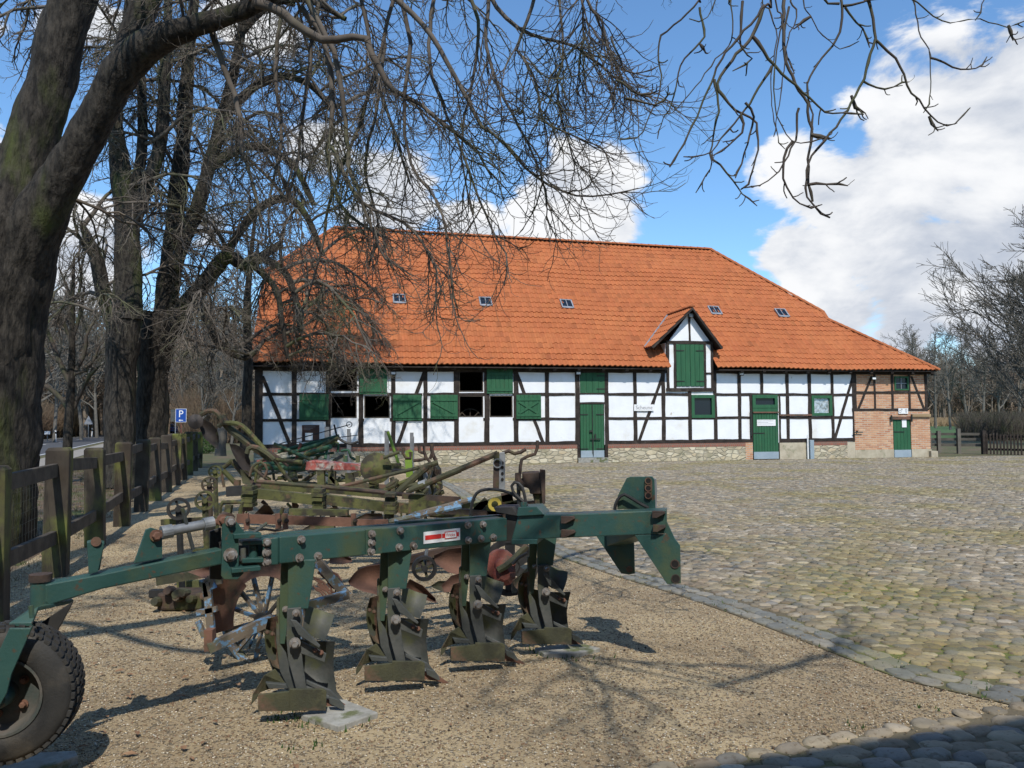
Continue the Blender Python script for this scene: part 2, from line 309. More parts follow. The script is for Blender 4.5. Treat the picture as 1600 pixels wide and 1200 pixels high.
def tubes(polys, sides):
    """polys: list of (pts Nx3, radii N) -> verts, quads, grouped by length"""
    VS = []; FS = []; off = 0; by = {}
    for p, r in polys: by.setdefault(len(p), []).append((p, r))
    for n, L in by.items():
        Pn = np.array([p for p, r in L], float); R = np.array([r for p, r in L], float); m = len(L)
        T = np.empty_like(Pn); T[:, 1:-1] = Pn[:, 2:]-Pn[:, :-2]; T[:, 0] = Pn[:, 1]-Pn[:, 0]; T[:, -1] = Pn[:, -1]-Pn[:, -2]
        T /= np.linalg.norm(T, axis=2, keepdims=True)+1e-9
        avg = T.mean(1); ax = np.argmin(np.abs(avg), axis=1); ref = np.zeros((m, 1, 3)); ref[np.arange(m), 0, ax] = 1
        A = np.cross(T, np.broadcast_to(ref, T.shape)); A /= np.linalg.norm(A, axis=2, keepdims=True)+1e-9; B = np.cross(T, A)
        an = np.arange(sides)*2*math.pi/sides
        ring = Pn[:, :, None, :]+R[:, :, None, None]*(A[:, :, None, :]*np.cos(an)[None, None, :, None]+B[:, :, None, :]*np.sin(an)[None, None, :, None])
        VS.append(ring.reshape(-1, 3))
        base = (np.arange(m)*n*sides)[:, None, None]+(np.arange(n-1)*sides)[None, :, None]; k = np.arange(sides)[None, None, :]; k2 = (k+1) % sides
        q = np.stack([base+k, base+k2, base+sides+k2, base+sides+k], -1).reshape(-1, 4)+off; FS.append(q); off += m*n*sides
    return np.concatenate(VS), np.concatenate(FS)
def dup_tree(o, parent=None, M4=None):
    c = o.copy(); link(c); c.parent = parent; WM[c.name] = M4 if M4 is not None else WM.get(o.name)
    for ch in list(o.children): dup_tree(ch, c, WM[c.name])
    return c
def textmesh(txt, size, name, m, parent, org, xd, zd, thick=.002, local=False, sx=1.):
    cu = bpy.data.curves.new('t', 'FONT'); cu.body = txt; cu.size = size; cu.align_x = 'CENTER'; cu.align_y = 'CENTER'; cu.resolution_u = 3
    to = bpy.data.objects.new('t', cu); link(to); dg = bpy.context.evaluated_depsgraph_get(); me = bpy.data.meshes.new_from_object(to.evaluated_get(dg))
    vs = [V(org)+V(xd)*v.co.x*sx+V(zd)*v.co.y for v in me.vertices]; fs = [tuple(p.vertices) for p in me.polygons]
    bpy.data.objects.remove(to); o = mk(name, vs, fs, m, parent, local=local); return o
# ================================================================ SETTING
def sheet_poly(name, pts, z, m, kind='structure', sub=None):
    o = mk(name, [(p[0], p[1], z) for p in pts], [tuple(range(len(pts)))], m); tag(o, kind=kind); return o
# base ground, slightly rough, reaching the horizon
o = sheet_poly('ground', [(-900, -300), (900, -300), (900, 1500), (-900, 1500)], -.02, 'grass')
# road: left of the yard, running away
def roadx(a, y): return a-.408*y
def strip(name, a0, a1, z, m, y0=-40, y1=170, y2=165, kind='structure'):
    pts = [(roadx(a0, y0), y0), (roadx(a1, y0), y0)]; R = []
    def X(a, y): return roadx(a, y)+(0 if y < 75 else .0023*(y-75)**2)
    ys = list(range(int(y0), int(y2), 8)); vs = []; fs = []
    for y in ys: vs += [(X(a0, y), y, z), (X(a1, y), y, z)]
    for i in range(len(ys)-1): fs.append((2*i, 2*i+1, 2*i+3, 2*i+2))
    o = mk(name, vs, fs, m)
    if kind: tag(o, kind=kind)
    return o
strip('road', -14.5, -7.0, -.006, 'asphalt'); strip('footpath', -6.4, -5.0, -.004, 'path')
strip('verge', -7.0, -6.4, -.010, 'grass')
M['paint'] = mat('road_paint', (.62, .62, .6), (.5, .5, .48), 3, .8)
strip('road_edge_line', -7.25, -7.12, .0, 'paint'); strip('road_far_edge_line', -14.3, -14.17, .0, 'paint')
mb = MB()
y = -20
while y < 150:
    X = lambda yy, a: roadx(a, yy)+(0 if yy < 75 else .0023*(yy-75)**2)
    mb.add([(X(y, -10.82), y, 0), (X(y, -10.68), y, 0), (X(y+5, -10.68), y+5, 0), (X(y+5, -10.82), y+5, 0)], [(0, 1, 2, 3)]); y += 11
tag(mb.build('road_centre_line', 'paint'), kind='structure')
sheet_poly('field', [(30, 62), (150, 62), (260, 240), (60, 240)], .004, 'field')
# gravel display area under the machines
gedge = [(2.62, 4.28), (2.25, 4.69), (1.98, 5.5), (1.72, 6.26), (1.42, 7.0), (1.02, 7.8), (.5, 9), (-.3, 12), (-1.4, 18), (-2.6, 23), (-4.0, 27.2)]
lowdir = V((-2.12, -.78))/math.hypot(2.12, .78)
low0 = V((2.56, 4.22))
gpoly = [tuple(low0+lowdir*9), tuple(low0)]+gedge+[(-8.7, 26.9), (-11.5, 27.5), (-10.9, 26), (-3.9, 4.4)]
M['gravel'] = mat('gravel', (.50, .385, .22), (.30, .22, .125), .8, .95, .012, 130, c3=(.13, .105, .07), s3=55, t3=.55, w3=.05, c4=(.62, .54, .42), s4=85, t4=.64, w4=.03, det=9)  # broad dark patches of the second tone also imitate shadow streaks
gm = M['gravel']
sheet_poly('gravel', gpoly, -.008, 'gravel')
M['soil'] = mat('soil_joints', (.105, .083, .052), (.14, .115, .07), 1.2, .95, .01, 50, c3=(.12, .135, .03), s3=.45, t3=.53, w3=.1)
ypoly = [tuple(low0+lowdir*9), (-6, -6), (40, -6), (40, 34.3), (-8.4, 25.6), (-4.0, 27.2)][:0]
yard = [tuple(low0+lowdir*9+V((0, -6)))]+[(60, -6), (60, 38.6), (-4.2, 27.4)]+gedge[::-1]+[tuple(low0), tuple(low0+lowdir*9)]
sheet_poly('yard', yard, -.003, 'soil')
def inpoly(x, y, poly):
    c = np.zeros(len(x), bool); n = len(poly)
    for i in range(n):
        x0, y0 = poly[i]; x1, y1 = poly[(i+1) % n]
        if y0 == y1: continue
        c ^= ((y0 > y) != (y1 > y)) & (x < (x1-x0)*(y-y0)/(y1-y0)+x0)
    return c
def cobbles(name, pts, rx, ry, rot, hgt, colr, nseg=10, flat=False):
    m = len(pts); an = np.arange(nseg)*2*math.pi/nseg
    jr = 1+nrg.uniform(-.16, .12, (m, nseg))
    sup = 1.0/np.power(np.abs(np.cos(an))**3.2+np.abs(np.sin(an))**3.2, 1/3.2)       # rounded squares
    ex = np.cos(an)[None]*sup[None]*rx[:, None]*jr; ey = np.sin(an)[None]*sup[None]*ry[:, None]*jr
    c, s_ = np.cos(rot)[:, None], np.sin(rot)[:, None]
    X = ex*c-ey*s_; Y = ex*s_+ey*c
    tx = nrg.normal(0, .05 if not flat else .02, (m, 1)); ty = nrg.normal(0, .05 if not flat else .02, (m, 1))
    rings = []
    for k, zf in ((1.0, -1.0), (.93, .35), (.72, .82), (.38, 1.0)) if not flat else ((1., -1), (.95, .6), (.85, .95), (.4, 1.0)):
        rings.append(np.stack([pts[:, :1]+X*k, pts[:, 1:]+Y*k, zf*hgt[:, None]+(X*tx+Y*ty)*k+nrg.normal(0, .0012, (m, nseg))], -1))
    cen = np.stack([pts[:, 0], pts[:, 1], hgt*1.02], -1)[:, None, :]
    Vt = np.concatenate(rings+[cen], 1); nv = Vt.shape[1]
    k = np.arange(nseg); k2 = (k+1) % nseg; f = []
    for r_ in range(3): f.append(np.stack([r_*nseg+k, r_*nseg+k2, (r_+1)*nseg+k2, (r_+1)*nseg+k], -1))
    kk = np.arange(0, nseg, 2); f.append(np.stack([3*nseg+kk, 3*nseg+(kk+1) % nseg, 3*nseg+(kk+2) % nseg, np.full(len(kk), 4*nseg)], -1))
    f = np.concatenate(f); Fq = (f[None]+(np.arange(m)*nv)[:, None, None]).reshape(-1, 4)
    col = np.repeat(np.concatenate([colr, np.ones((m, 1))], 1)[:, None, :], nv, 1).reshape(-1, 4)
    return mk(name, Vt.reshape(-1, 3), Fq, 'cobble', smooth=True, col=col)
M['cobble'] = mat('cobble_stone', (1, 1, 1), (.78, .77, .74), 9, .8, .004, 45, attr='Col', c3=(.80, .78, .50), s3=.45, t3=.545, w3=.09, c4=(.6, .56, .5), s4=30, t4=.6, w4=.06)
def stonecol(m):
    base = np.array([(.31, .26, .18), (.27, .23, .165), (.34, .28, .195), (.24, .225, .185), (.39, .33, .245), (.28, .22, .15), (.22, .205, .18), (.44, .385, .30)])
    c = base[nrg.choice(len(base), m, p=[.22, .17, .18, .12, .1, .1, .06, .05])]; return c*nrg.uniform(.62, 1.06, (m, 1))
def field_of_stones(name, x0, x1, y0, y1, sx, sy, test, jit=.22, size=.52):
    nx = int((x1-x0)/sx); ny = int((y1-y0)/sy); gx, gy = np.meshgrid(np.arange(nx), np.arange(ny)); gx = gx+.5*(gy % 2)
    px = x0+gx.ravel()*sx+nrg.normal(0, sx*jit, gx.size); py = y0+gy.ravel()*sy+nrg.normal(0, sy*jit*.8, gx.size)
    py = py+.10*np.sin(px*.9+py*.3)
    k = test(px, py); pts = np.stack([px[k], py[k]], -1); m = len(pts)
    w = nrg.uniform(.8, 1.15, m); o = cobbles(name, pts, sx*size*w, sy*size*nrg.uniform(.85, 1.12, m), nrg.normal(0, .22, m), nrg.uniform(.007, .017, m)*(sx/.13)**.5, stonecol(m)); tag(o, kind='structure'); return o
gl = gedge[::-1]
def offs(poly, d):
    out = []
    for i, p in enumerate(poly):
        a = V(poly[max(i-1, 0)]); b = V(poly[min(i+1, len(poly)-1)]); t = nrm(b-a); out.append(V(p)+V((t[1], -t[0]))*d)
    return out
yardtest_poly = [tuple(p) for p in offs(gedge, .32)]+[(-3.7, 27.6), (26, 33.5), (60, 39), (60, 4.3), (2.9, 4.30)]
lowb = [tuple(low0+lowdir*-40+V((0, -.04))), tuple(low0+lowdir*9+V((0, -.04))), tuple(low0+lowdir*9+V((0, -5))), tuple(low0+lowdir*-40+V((0, -18)))]
upper_ = lambda x, y: inpoly(x, y, yardtest_poly) & (x < .70*y+2.2) & (y < 27.45+(x+8.4)*.1948)
line = lambda x: low0[1]+(x-low0[0])*(lowdir[1]/lowdir[0])
field_of_stones('cobblestones', -5, 28, 4.0, 34, .108, .080, lambda x, y: upper_(x, y) & (y > line(x)+.11), .16, .57)
field_of_stones('cobblestones', -.8, 8, 1.6, 7.5, .155, .112, lambda x, y: (y < line(x)-.09), .15, .56)
# kerb rows: flat blue-grey setts along the gravel, rounded stones along the lower edge
def along(poly, step, off, jit):
    pts = offs(poly, off); out = []; rot = []
    for a, b in zip(pts[:-1], pts[1:]):
        L = np.linalg.norm(b-a); t = (b-a)/L; n = max(1, int(round(L/step)))
        for i in range(n): out.append(a+(b-a)*(i+.5)/n+nrg.normal(0, jit, 2)); rot.append(math.atan2(t[1], t[0]))
    return np.array(out), np.array(rot)
for off in (.08, .22):
    p_, r_ = along(gedge[:10], .175, off, .006); m = len(p_)
    c = np.array([(.20, .20, .175), (.22, .215, .18), (.26, .24, .195), (.18, .18, .16)])[nrg.integers(0, 4, m)]*nrg.uniform(.85, 1.15, (m, 1))
    tag(cobbles('kerb_setts', p_, np.full(m, .090), np.full(m, .070)*nrg.uniform(.9, 1.05, m), r_+nrg.normal(0, .03, m), nrg.uniform(.004, .011, m), c, flat=True), kind='structure')
p_, r_ = along([tuple(low0-lowdir*6), tuple(low0+lowdir*.0), tuple(low0+lowdir*6)], .16, 0, .012); m = len(p_)
tag(cobbles('kerb_stones', p_, nrg.uniform(.066, .084, m), nrg.uniform(.045, .062, m), r_+nrg.normal(0, .12, m), nrg.uniform(.008, .014, m), stonecol(m)), kind='structure')
M['litter'] = mat('litter_soil', (.10, .07, .045), (.16, .115, .075), 3, .95, .02, 30, c3=(.07, .085, .025), s3=.9, t3=.57, w3=.08)
sheet_poly('verge_soil', [(-3.0, 1), (-3.9, 4.4), (-10.9, 26), (-12, 29), (-24, 29), (-9, 4), (-7, 1)], -.012, 'litter')
# loose pebbles on the gravel (one uncountable mass)
def pebbles(name, n, test, x0, x1, y0, y1, s0, s1, pal, mname, zc=.25, flat=.6):
    py = y0*(y1/y0)**nrg.random(n)
    px = x0+(x1-x0)*nrg.random(n); k = test(px, py); px = px[k]; py = py[k]; m = len(px)
    o8 = np.array([(1, 0, 0), (0, 1, 0), (-1, 0, 0), (0, -1, 0), (0, 0, 1), (0, 0, -1)], float)
    s = (s0*(s1/s0)**nrg.random(m))[:, None, None]; v = o8[None]*s*nrg.uniform(.6, 1.25, (m, 6, 3)); v[:, :, 2] *= flat
    a = nrg.uniform(0, 6.28, m); c, q = np.cos(a)[:, None], np.sin(a)[:, None]
    X = v[:, :, 0]*c-v[:, :, 1]*q+px[:, None]; Y = v[:, :, 0]*q+v[:, :, 1]*c+py[:, None]; Z = v[:, :, 2]+s[:, :, 0]*zc-.006
    f = np.array([(0, 1, 4), (1, 2, 4), (2, 3, 4), (3, 0, 4), (1, 0, 5), (2, 1, 5), (3, 2, 5), (0, 3, 5)])
    Fq = (f[None]+(np.arange(m)*6)[:, None, None]).reshape(-1, 3)
    pal = np.array(pal); c4 = pal[nrg.integers(0, len(pal), m)]*nrg.uniform(.7, 1.2, (m, 1)); col = np.repeat(np.concatenate([c4, np.ones((m, 1))], 1)[:, None], 6, 1).reshape(-1, 4)
    o = mk(name, np.stack([X, Y, Z], -1).reshape(-1, 3), Fq, mname, col=col); tag(o, kind='stuff'); return o
M['pebble'] = mat('pebble', (1, 1, 1), (.8, .78, .75), 60, .8, attr='Col')
gtest = lambda x, y: inpoly(x, y, gpoly) & (np.abs(x) < .68*y+.5)
o = pebbles('pebbles', 150000, gtest, -5.5, 2.7, 2.7, 12, .0028, .0075, [(.44, .345, .2), (.31, .23, .13), (.56, .47, .33), (.2, .145, .085), (.66, .6, .48), (.38, .3, .2), (.28, .17, .10)], 'pebble')
tag(o, 'fine tan gravel pebbles scattered over the display area', 'gravel')
o = pebbles('clods', 1300, lambda x, y: gtest(x, y), -5.5, 2.7, 2.9, 20, .005, .012, [(.09, .065, .045), (.13, .09, .06), (.07, .055, .04)], 'pebble', .4, .7)
tag(o, 'dark crumbs, husks and chestnuts lying on the gravel', 'litter')
def leaves(name, n, test, x0, x1, y0, y1, s0, s1, label):
    vs = []; fs = []
    k = 0
    while k < n:
        x = rnd.uniform(x0, x1); y = y0*(y1/y0)**rnd.random()
        if not test(np.array([x]), np.array([y]))[0]: continue
        s = rnd.uniform(s0, s1); a = rnd.uniform(0, 6.28); ca, sa = math.cos(a), math.sin(a); b = len(vs); z = .004+rnd.random()*.01
        prof = [(-1, 0, 0), (-.45, .38, .22), (.25, .45, .3), (.75, .18, .12), (1.1, 0, 0.05), (.7, -.2, .1), (.2, -.42, .25), (-.5, -.3, .2)]
        for (u_, w_, h_) in prof:
            u_ *= s*rnd.uniform(.8, 1.2); w_ *= s*rnd.uniform(.6, 1.3); vs.append((x+u_*ca-w_*sa, y+u_*sa+w_*ca, z+h_*s*rnd.uniform(.3, 1.2)))
        vs.append((x, y, z+.002)); fs += [(b+i, b+(i+1) % 8, b+8) for i in range(8)]; k += 1
    o = mk(name, vs, fs, 'leaf'); tag(o, label, 'leaves', kind='stuff'); return o
leaves('fallen_leaves', 420, lambda x, y: gtest(x, y) & (x < -.25*y), -6, 1, 3.2, 20, .012, .035, 'curled brown dead leaves on the gravel near the fence')
leaves('fallen_leaves', 3000, lambda x, y: x < -2.3-.318*y, -14, -3, 4, 26, .02, .05, 'brown dead leaves on the strip behind the wooden fence')
leaves('fallen_leaves', 22, gtest, -1, 2.4, 3.2, 7, .012, .022, 'few small orange leaves lying on the sunny gravel')
def tufts(name, n, test, x0, x1, y0, y1, h, m, label, cat):
    vs = []; fs = []
    for i in range(n):
        x = rnd.uniform(x0, x1); y = rnd.uniform(y0, y1)
        if not test(np.array([x]), np.array([y]))[0]: continue
        for k in range(6):
            a = rnd.uniform(0, 6.28); l = h*rnd.uniform(.5, 1.2); b = len(vs); dx, dy = math.cos(a)*.006, math.sin(a)*.006; ox, oy = rnd.gauss(0, .04), rnd.gauss(0, .04)
            vs += [(x+ox-dx, y+oy-dy, -.01), (x+ox+dx, y+oy+dy, -.01), (x+ox+rnd.gauss(0, l*.4), y+oy+rnd.gauss(0, l*.4), l)]; fs.append((b, b+1, b+2))
    o = mk(name, vs, fs, m); tag(o, label, cat, kind='stuff'); return o
tufts('grass_tufts', 5200, lambda x, y: x < -2.3-.318*y, -16, -4, 5, 30, .07, 'grass', 'short rough grass on the strip behind the wooden fence', 'grass')
o = pebbles('stray_pebbles', 5000, lambda x, y: inpoly(x, y, [tuple(p) for p in offs(gedge, .5)]+gl) | ((np.abs(y-line(x)) < .12) & (x < 2.6)), -1, 2.9, 3.2, 9, .004, .009, [(.44, .345, .2), (.31, .23, .13), (.2, .145, .085)], 'pebble', 1.6)
tag(o, 'loose pebbles spilled from the gravel onto the kerb stones', 'gravel')
tufts('weeds', 260, lambda x, y: (np.abs(y-line(x)) < .16) | inpoly(x, y, [tuple(p) for p in offs(gedge, .4)]+gl), -.6, 2.7, 3.3, 9, .022, 'moss', 'tiny green weeds in the joints along the kerb stones', 'weeds')
tufts('weeds', 120, lambda x, y: ((x+.95)**2+(y-4.05)**2 < .09) | ((x-.35)**2+(y-5.2)**2 < .06), -1.4, .7, 3.7, 5.5, .025, 'moss', 'tiny green weeds around the pale slabs under the plough', 'weeds')
# ================================================================ BARN
BA = P(415, 640, 27.5); BA[2] = 0; BW = nrm(V((22.08, 4.3, 0))); BN = V((-BW[1], BW[0], 0)); BROT = math.atan2(4.3, 22.08)
def WL(px, py, off=0):
    d = ray(px, py); o = BA+BN*off; t = ((o-CAM)@BN)/(d@BN); q = CAM+d*t; return float((q-BA)@BW), float(q[2])
def S(px, py=640, off=0): return WL(px, py, off)[0]
barn = thing('barn', 'long half-timbered barn with white infill, green shutters and steep orange tiled roof', 'barn', BA, BROT)
SL = S(398); SR = S(1449.5); SB = S(1334)         # left corner, right corner, start of brick part
SILL = .72; R1 = 1.60; R2 = 2.50; PL = 3.36; TH = .14
rc = lambda x0, x1, y0, y1: (S(x0, (y0+y1)/2), S(x1, (y0+y1)/2), WL((x0+x1)/2, y1)[1], WL((x0+x1)/2, y0)[1])
openings = [rc(517, 558, 577, 611), rc(517, 557.5, 618, 653), rc(569, 609, 618, 653), rc(717, 755, 579, 612), rc(717, 755, 618, 651.5), rc(765, 801, 618, 651.5)]
d1 = rc(906, 944.5, 631, 714); h1 = rc(906, 944.5, 579, 614); w1 = rc(1080, 1116, 617, 653); d2 = rc(1175.5, 1216, 617, 720); w2 = rc(1267.5, 1299.5, 618, 649.6)
w3 = rc(1397, 1419, 588, 610); d3 = rc(1395, 1423, 654.6, 717)
d1 = (d1[0], d1[1], .16, d1[3]); d2 = (d2[0], d2[1], .0, d2[3]); d3 = (d3[0], d3[1], -.02, d3[3])
def wall_holes(name, s0, s1, z0, z1, holes, m, y0, y1, par):
    xs = sorted({s0, s1}|{min(max(h[i], s0), s1) for h in holes for i in (0, 1)}); zs = sorted({z0, z1}|{min(max(h[i], z0), z1) for h in holes for i in (2, 3)}); b = MB()
    for i in range(len(xs)-1):
        run = None
        for j in range(len(zs)-1):
            cx, cz = (xs[i]+xs[i+1])/2, (zs[j]+zs[j+1])/2
            if xs[i+1]-xs[i] < 1e-6 or zs[j+1]-zs[j] < 1e-6: continue
            if any(h[0] < cx < h[1] and h[2] < cz < h[3] for h in holes): continue
            b.box((xs[i], y0, zs[j]), (xs[i+1], y1, zs[j+1]))
    return b.build(name, m, par, local=True)
H = openings+[d1, h1, w1, d2, w2]
wall_holes('plaster_wall', SL+.02, SB, SILL-.1, PL, H, 'plaster', .0, .16, barn)
wall_holes('brick_wall', SB, SR-.01, 1.92, PL, [w3, d3], 'brick', .005, .2, barn)
wall_holes('brick_wall', SB+.0, SR+.06, .3, 1.86, [d3], 'brick', -.03, .2, barn)
MB().box((SB, -.05, -.1), (d3[0], .2, .3)).build('plinth', 'render', barn, local=True)
MB().box((d3[1], -.05, -.1), (SR+.08, .2, .3)).build('plinth', 'render', barn, local=True)
MB().box((SB-.35, -.045, -.1), (SB-.002, .2, .62)).build('plinth', 'render', barn, local=True)
MB().box((SR-.05, -.2, -.1), (SR+.25, .15, .22)).build('corner_stone', 'render', barn, local=True)
# foundation: rubble stone with an upright brick course on top
for a, b_ in ((SL-.02, d1[0]-.12), (d1[1]+.12, d2[0]-.32), (S(1265), SB-.35)):
    MB().box((a, -.045, -.1), (b_, .2, .50)).build('stone_footing', 'stone', barn, local=True)
    MB().box((a, -.05, .50), (b_, .2, .64)).build('brick_course', 'course', barn, local=True)
MB().box((d2[0]-.32, -.047, -.1), (d2[0]-.02, .2, .64)).build('brick_pier', 'brick', barn, local=True)
MB().box((d2[1]+.02, -.047, -.1), (S(1265)-.002, .2, .62)).build('plinth', 'render', barn, local=True)
MB().box((d1[0]-.1, -.12, -.1), (d1[1]+.1, .2, .155)).build('door_step', 'concrete', barn, local=True)
# timber frame: every post, rail and brace its own piece, slightly proud and uneven
def timb(name, s0, z0, s1, z1, w, y0=-.022, th=.05):
    d = nrm(V((s1-s0, 0, z1-z0))); n = V((-d[2], 0, d[0])); L = math.hypot(s1-s0, z1-z0); k = max(2, int(L/.35)); A = []; B = []
    for i in range(k+1):
        p = V((s0, 0, z0))+d*L*i/k; A.append(p+n*(w/2+rnd.uniform(-.012, .012))); B.append(p-n*(w/2+rnd.uniform(-.012, .012)))
    poly = [(p[0], y0, p[2]) for p in A]+[(p[0], y0, p[2]) for p in B[::-1]]
    return MB().prism(poly, (0, th, 0)).build(name, 'timber', barn, local=True)
ztop = PL+.06
def post(x0, x1, z0=SILL, z1=ztop, y=-.026): a, b_ = S(x0), S(x1); timb('timber_post', (a+b_)/2, z0, (a+b_)/2, z1, b_-a, y)
for a in [(398, 410.5), (456, 463.7), (509, 517), (560, 568), (611, 618), (661.5, 667.7), (709, 717), (756.5, 764.5), (802.5, 810), (851.7, 858)]: post(*a)
for a in [(989.5, 995), (1033.7, 1039.5), (1115, 1120), (1153, 1158), (1228, 1233), (1262.5, 1267.5), (1298.5, 1303)]: post(*a)
post(898.5, 905.7, .1); post(944.7, 951, .1); post(1075, 1080, SILL, 2.62)
post(1188.5, 1193, R2, ztop); post(1171, 1175, .0, R2); post(1216.3, 1219.2, .0, R2); post(1331.5, 1338.5, .62)
for a in [(1366, 1368.8), (1393, 1396.3), (1420, 1423), (1445.5, 1449)]: post(a[0], a[1], 1.9, ztop)
def rails(z, w, segs, name='timber_rail', y=-.020):
    for a, b_ in segs: timb(name, S(a), z, S(b_), z+rnd.uniform(-.012, .012), w, y, .045)
rails(SILL-.02, .15, [(398, 560), (560, 756), (756, 898.5), (951, 1171), (1219, 1334)], 'sill_beam', -.03)
rails(R1, .10, [(398, 517), (560, 569), (609, 717), (755, 765), (801, 898.5), (951, 1171), (1219, 1331.5)])
rails(R2, .10, [(398, 509), (509, 561), (605, 660), (661, 709), (709, 760), (801, 898.5), (944, 1075), (1116, 1331.5)])
rails(PL+.0, .12, [(398, 509), (509, 611), (611, 709), (709, 803), (803, 944), (944, 1043), (1115, 1334), (1334, 1449)], 'wall_plate', -.034)
rails(1.89, .11, [(1331, 1449)], 'timber_rail', -.034); rails(R2+.08, .09, [(1338, 1446)])
rails(h1[2]-.03, .06, [(905, 945)]); rails(d1[3]+.03, .06, [(905, 945)])
for a in [(410, 588, 454, 697), (663, 581, 621, 696), (807, 583, 850, 696), (1036, 586, 998, 690), (1333, 586, 1305, 684)]:
    p, q = WL(a[0], a[1]), WL(a[2], a[3]); timb('brace', p[0], p[1], q[0], q[1], .125, -.012, .03)
for a in [(1362, 588, 1341, 640), (1424, 588, 1444, 639)]:
    p, q = WL(a[0], a[1]), WL(a[2], a[3]); timb('brace', p[0], p[1], q[0], q[1], .095, -.012, .03)
for op in openings:
    b = MB(); a0, a1, z0, z1 = op; w = .035
    b.box((a0, -.012, z0), (a0+w, .10, z1)).box((a1-w, -.012, z0), (a1, .10, z1)).box((a0+w, -.012, z0), (a1-w, .10, z0+w)).box((a0+w, -.012, z1-w), (a1-w, .10, z1)).build('opening_frame', 'rail', barn, local=True)
# board builder
def boards(name, a0, a1, z0, z1, n, y, par, m='greenpaint', th=.028):
    b = MB(); w = (a1-a0)/n
    for i in range(n):
        g = .005; dy = rnd.uniform(0, .004); b.box((a0+i*w+g, y-th+dy, z0+rnd.uniform(-.004, .004)), (a0+(i+1)*w-g, y, z1))
    b.box((a0+.01, y, z0+.01), (a1-.01, y+.008, z1-.01))
    return b.build(name, m, par, local=True, bev=.002)
def bat(par, pts, w, y, name='batten', m='greenpaint', th=.022):
    for (p, q) in pts:
        b = MB(); d = nrm(V((q[0]-p[0], 0, q[1]-p[1]))); n = V((-d[2], 0, d[0]))*w/2; a = V((p[0], y, p[1])); c = V((q[0], y, q[1])); b.prism([a+n, c+n, c-n, a-n], (0, th, 0)); b.build(name, m, par, local=True)
sh = [((467.5, 513.6, 616, 656), 'dl'), ((561.5, 605, 576.5, 616), ''), ((613.6, 659, 617, 657), 'ur'), ((672, 715, 617, 654.5), 'dl'), ((760, 801, 577, 615), ''), ((806, 845, 617, 654.5), 'x')]
for q, st in sh:
    a0, a1, z0, z1 = rc(*q); t = rnd.uniform(-.01, .01)
    s_ = boards('shutter', a0, a1, z0, z1, 6, -.05, barn)
    za, zb = z0+.17, z1-.17
    bat(s_, [((a0+.02, z0+.13), (a1-.02, z0+.13+t)), ((a0+.02, z1-.17), (a1-.02, z1-.17+t))], .09, -.10)
    if st in ('dl', 'x'): bat(s_, [((a0+.1, z1-.25), (a1-.12, z0+.2))], .08, -.104, 'diagonal_batten')
    if st in ('ur', 'x'): bat(s_, [((a0+.1, z0+.2), (a1-.12, z1-.25))], .08, -.107, 'diagonal_batten')
M['iron'] = mat('black_iron', (.012, .02, .016), (.03, .028, .022), 9, .6)
def hinge(par, a, b_, z, y=-.07): return MB().box((min(a, b_), y-.012, z-.018), (max(a, b_), y, z+.018)).build('hinge', 'iron', par, local=True)
s_ = boards('hatch', h1[0], h1[1], h1[2], h1[3], 4, .0, barn); hinge(s_, h1[1]-.32, h1[1], h1[2]+.15, -.028); hinge(s_, h1[1]-.32, h1[1], h1[3]-.2, -.028)
def door(nm, d, n, y, kz, hz, left=True, double=False):
    o = boards(nm, d[0]+.02, d[1]-.02, d[2]+.01, d[3]-.02, n, y, barn)
    MB().box((d[0]+.025, y-.045, d[2]+.005), (d[1]-.025, y-.031, kz)).build('kick_plate', 'kick', o, local=True)
    for z in hz:
        if double: hinge(o, d[0]+.02, d[0]+.32, z, y-.03); hinge(o, d[1]-.32, d[1]-.02, z, y-.03)
        elif left: hinge(o, d[0]+.0, d[0]+.5, z, y-.03)
    return o
o = door('double_door', d1, 8, .02, .42, [.48, 1.75], double=True)
MB().box((S(925)-.012, -.055, .3), (S(925)+.012, -.01, d1[3]-.04)).box((S(925)-.1, -.07, .82), (S(925)+.3, -.05, .86)).box((S(925)-.13, -.07, 1.10), (S(925)+.0, -.05, 1.17)).box((S(929)-.03, -.07, .86), (S(929)+.03, -.05, 1.03)).box((S(925)+.01, -.06, .2), (S(925)+.03, -.05, .84)).build('bar_lock', 'iron', o, local=True)
# door 2 with glazed top
g2 = 2.02
d2b = (d2[0], d2[1], d2[2], g2-.22)
o = door('stable_door', d2b, 9, .0, .28, [1.0]); MB().box((S(1181.5), -.05, 1.28), (S(1210.5), -.032, 1.52)).build('door_sign', 'white', o, local=True)
for i in range(3): MB().box((S(1182.5), -.0535, 1.47-.06*i), (S(1182.5)+.66-.22*(i % 2), -.0515, 1.48-.06*i)).build('sign_line', 'ink', o, local=True)
MB().box((d2[0]+.01, -.045, g2-.21), (d2[1]-.01, .02, g2-.06)).build('door_rail', 'greenpaint', barn, local=True)
MB().box((d2[0]+.02, -.075, g2-.24), (d2[1]+.02, -.046, g2-.19)).build('slide_rail', 'rust', barn, local=True)
MB().box((d2[1]+.03, -.075, R1+.06), (S(1267), -.046, R1+.13)).build('slide_rail', 'rust', barn, local=True)
MB().box((S(1171.5)-.02, -.09, .9), (S(1172)+.03, -.045, 1.85)).build('guide', 'iron', barn, local=True)
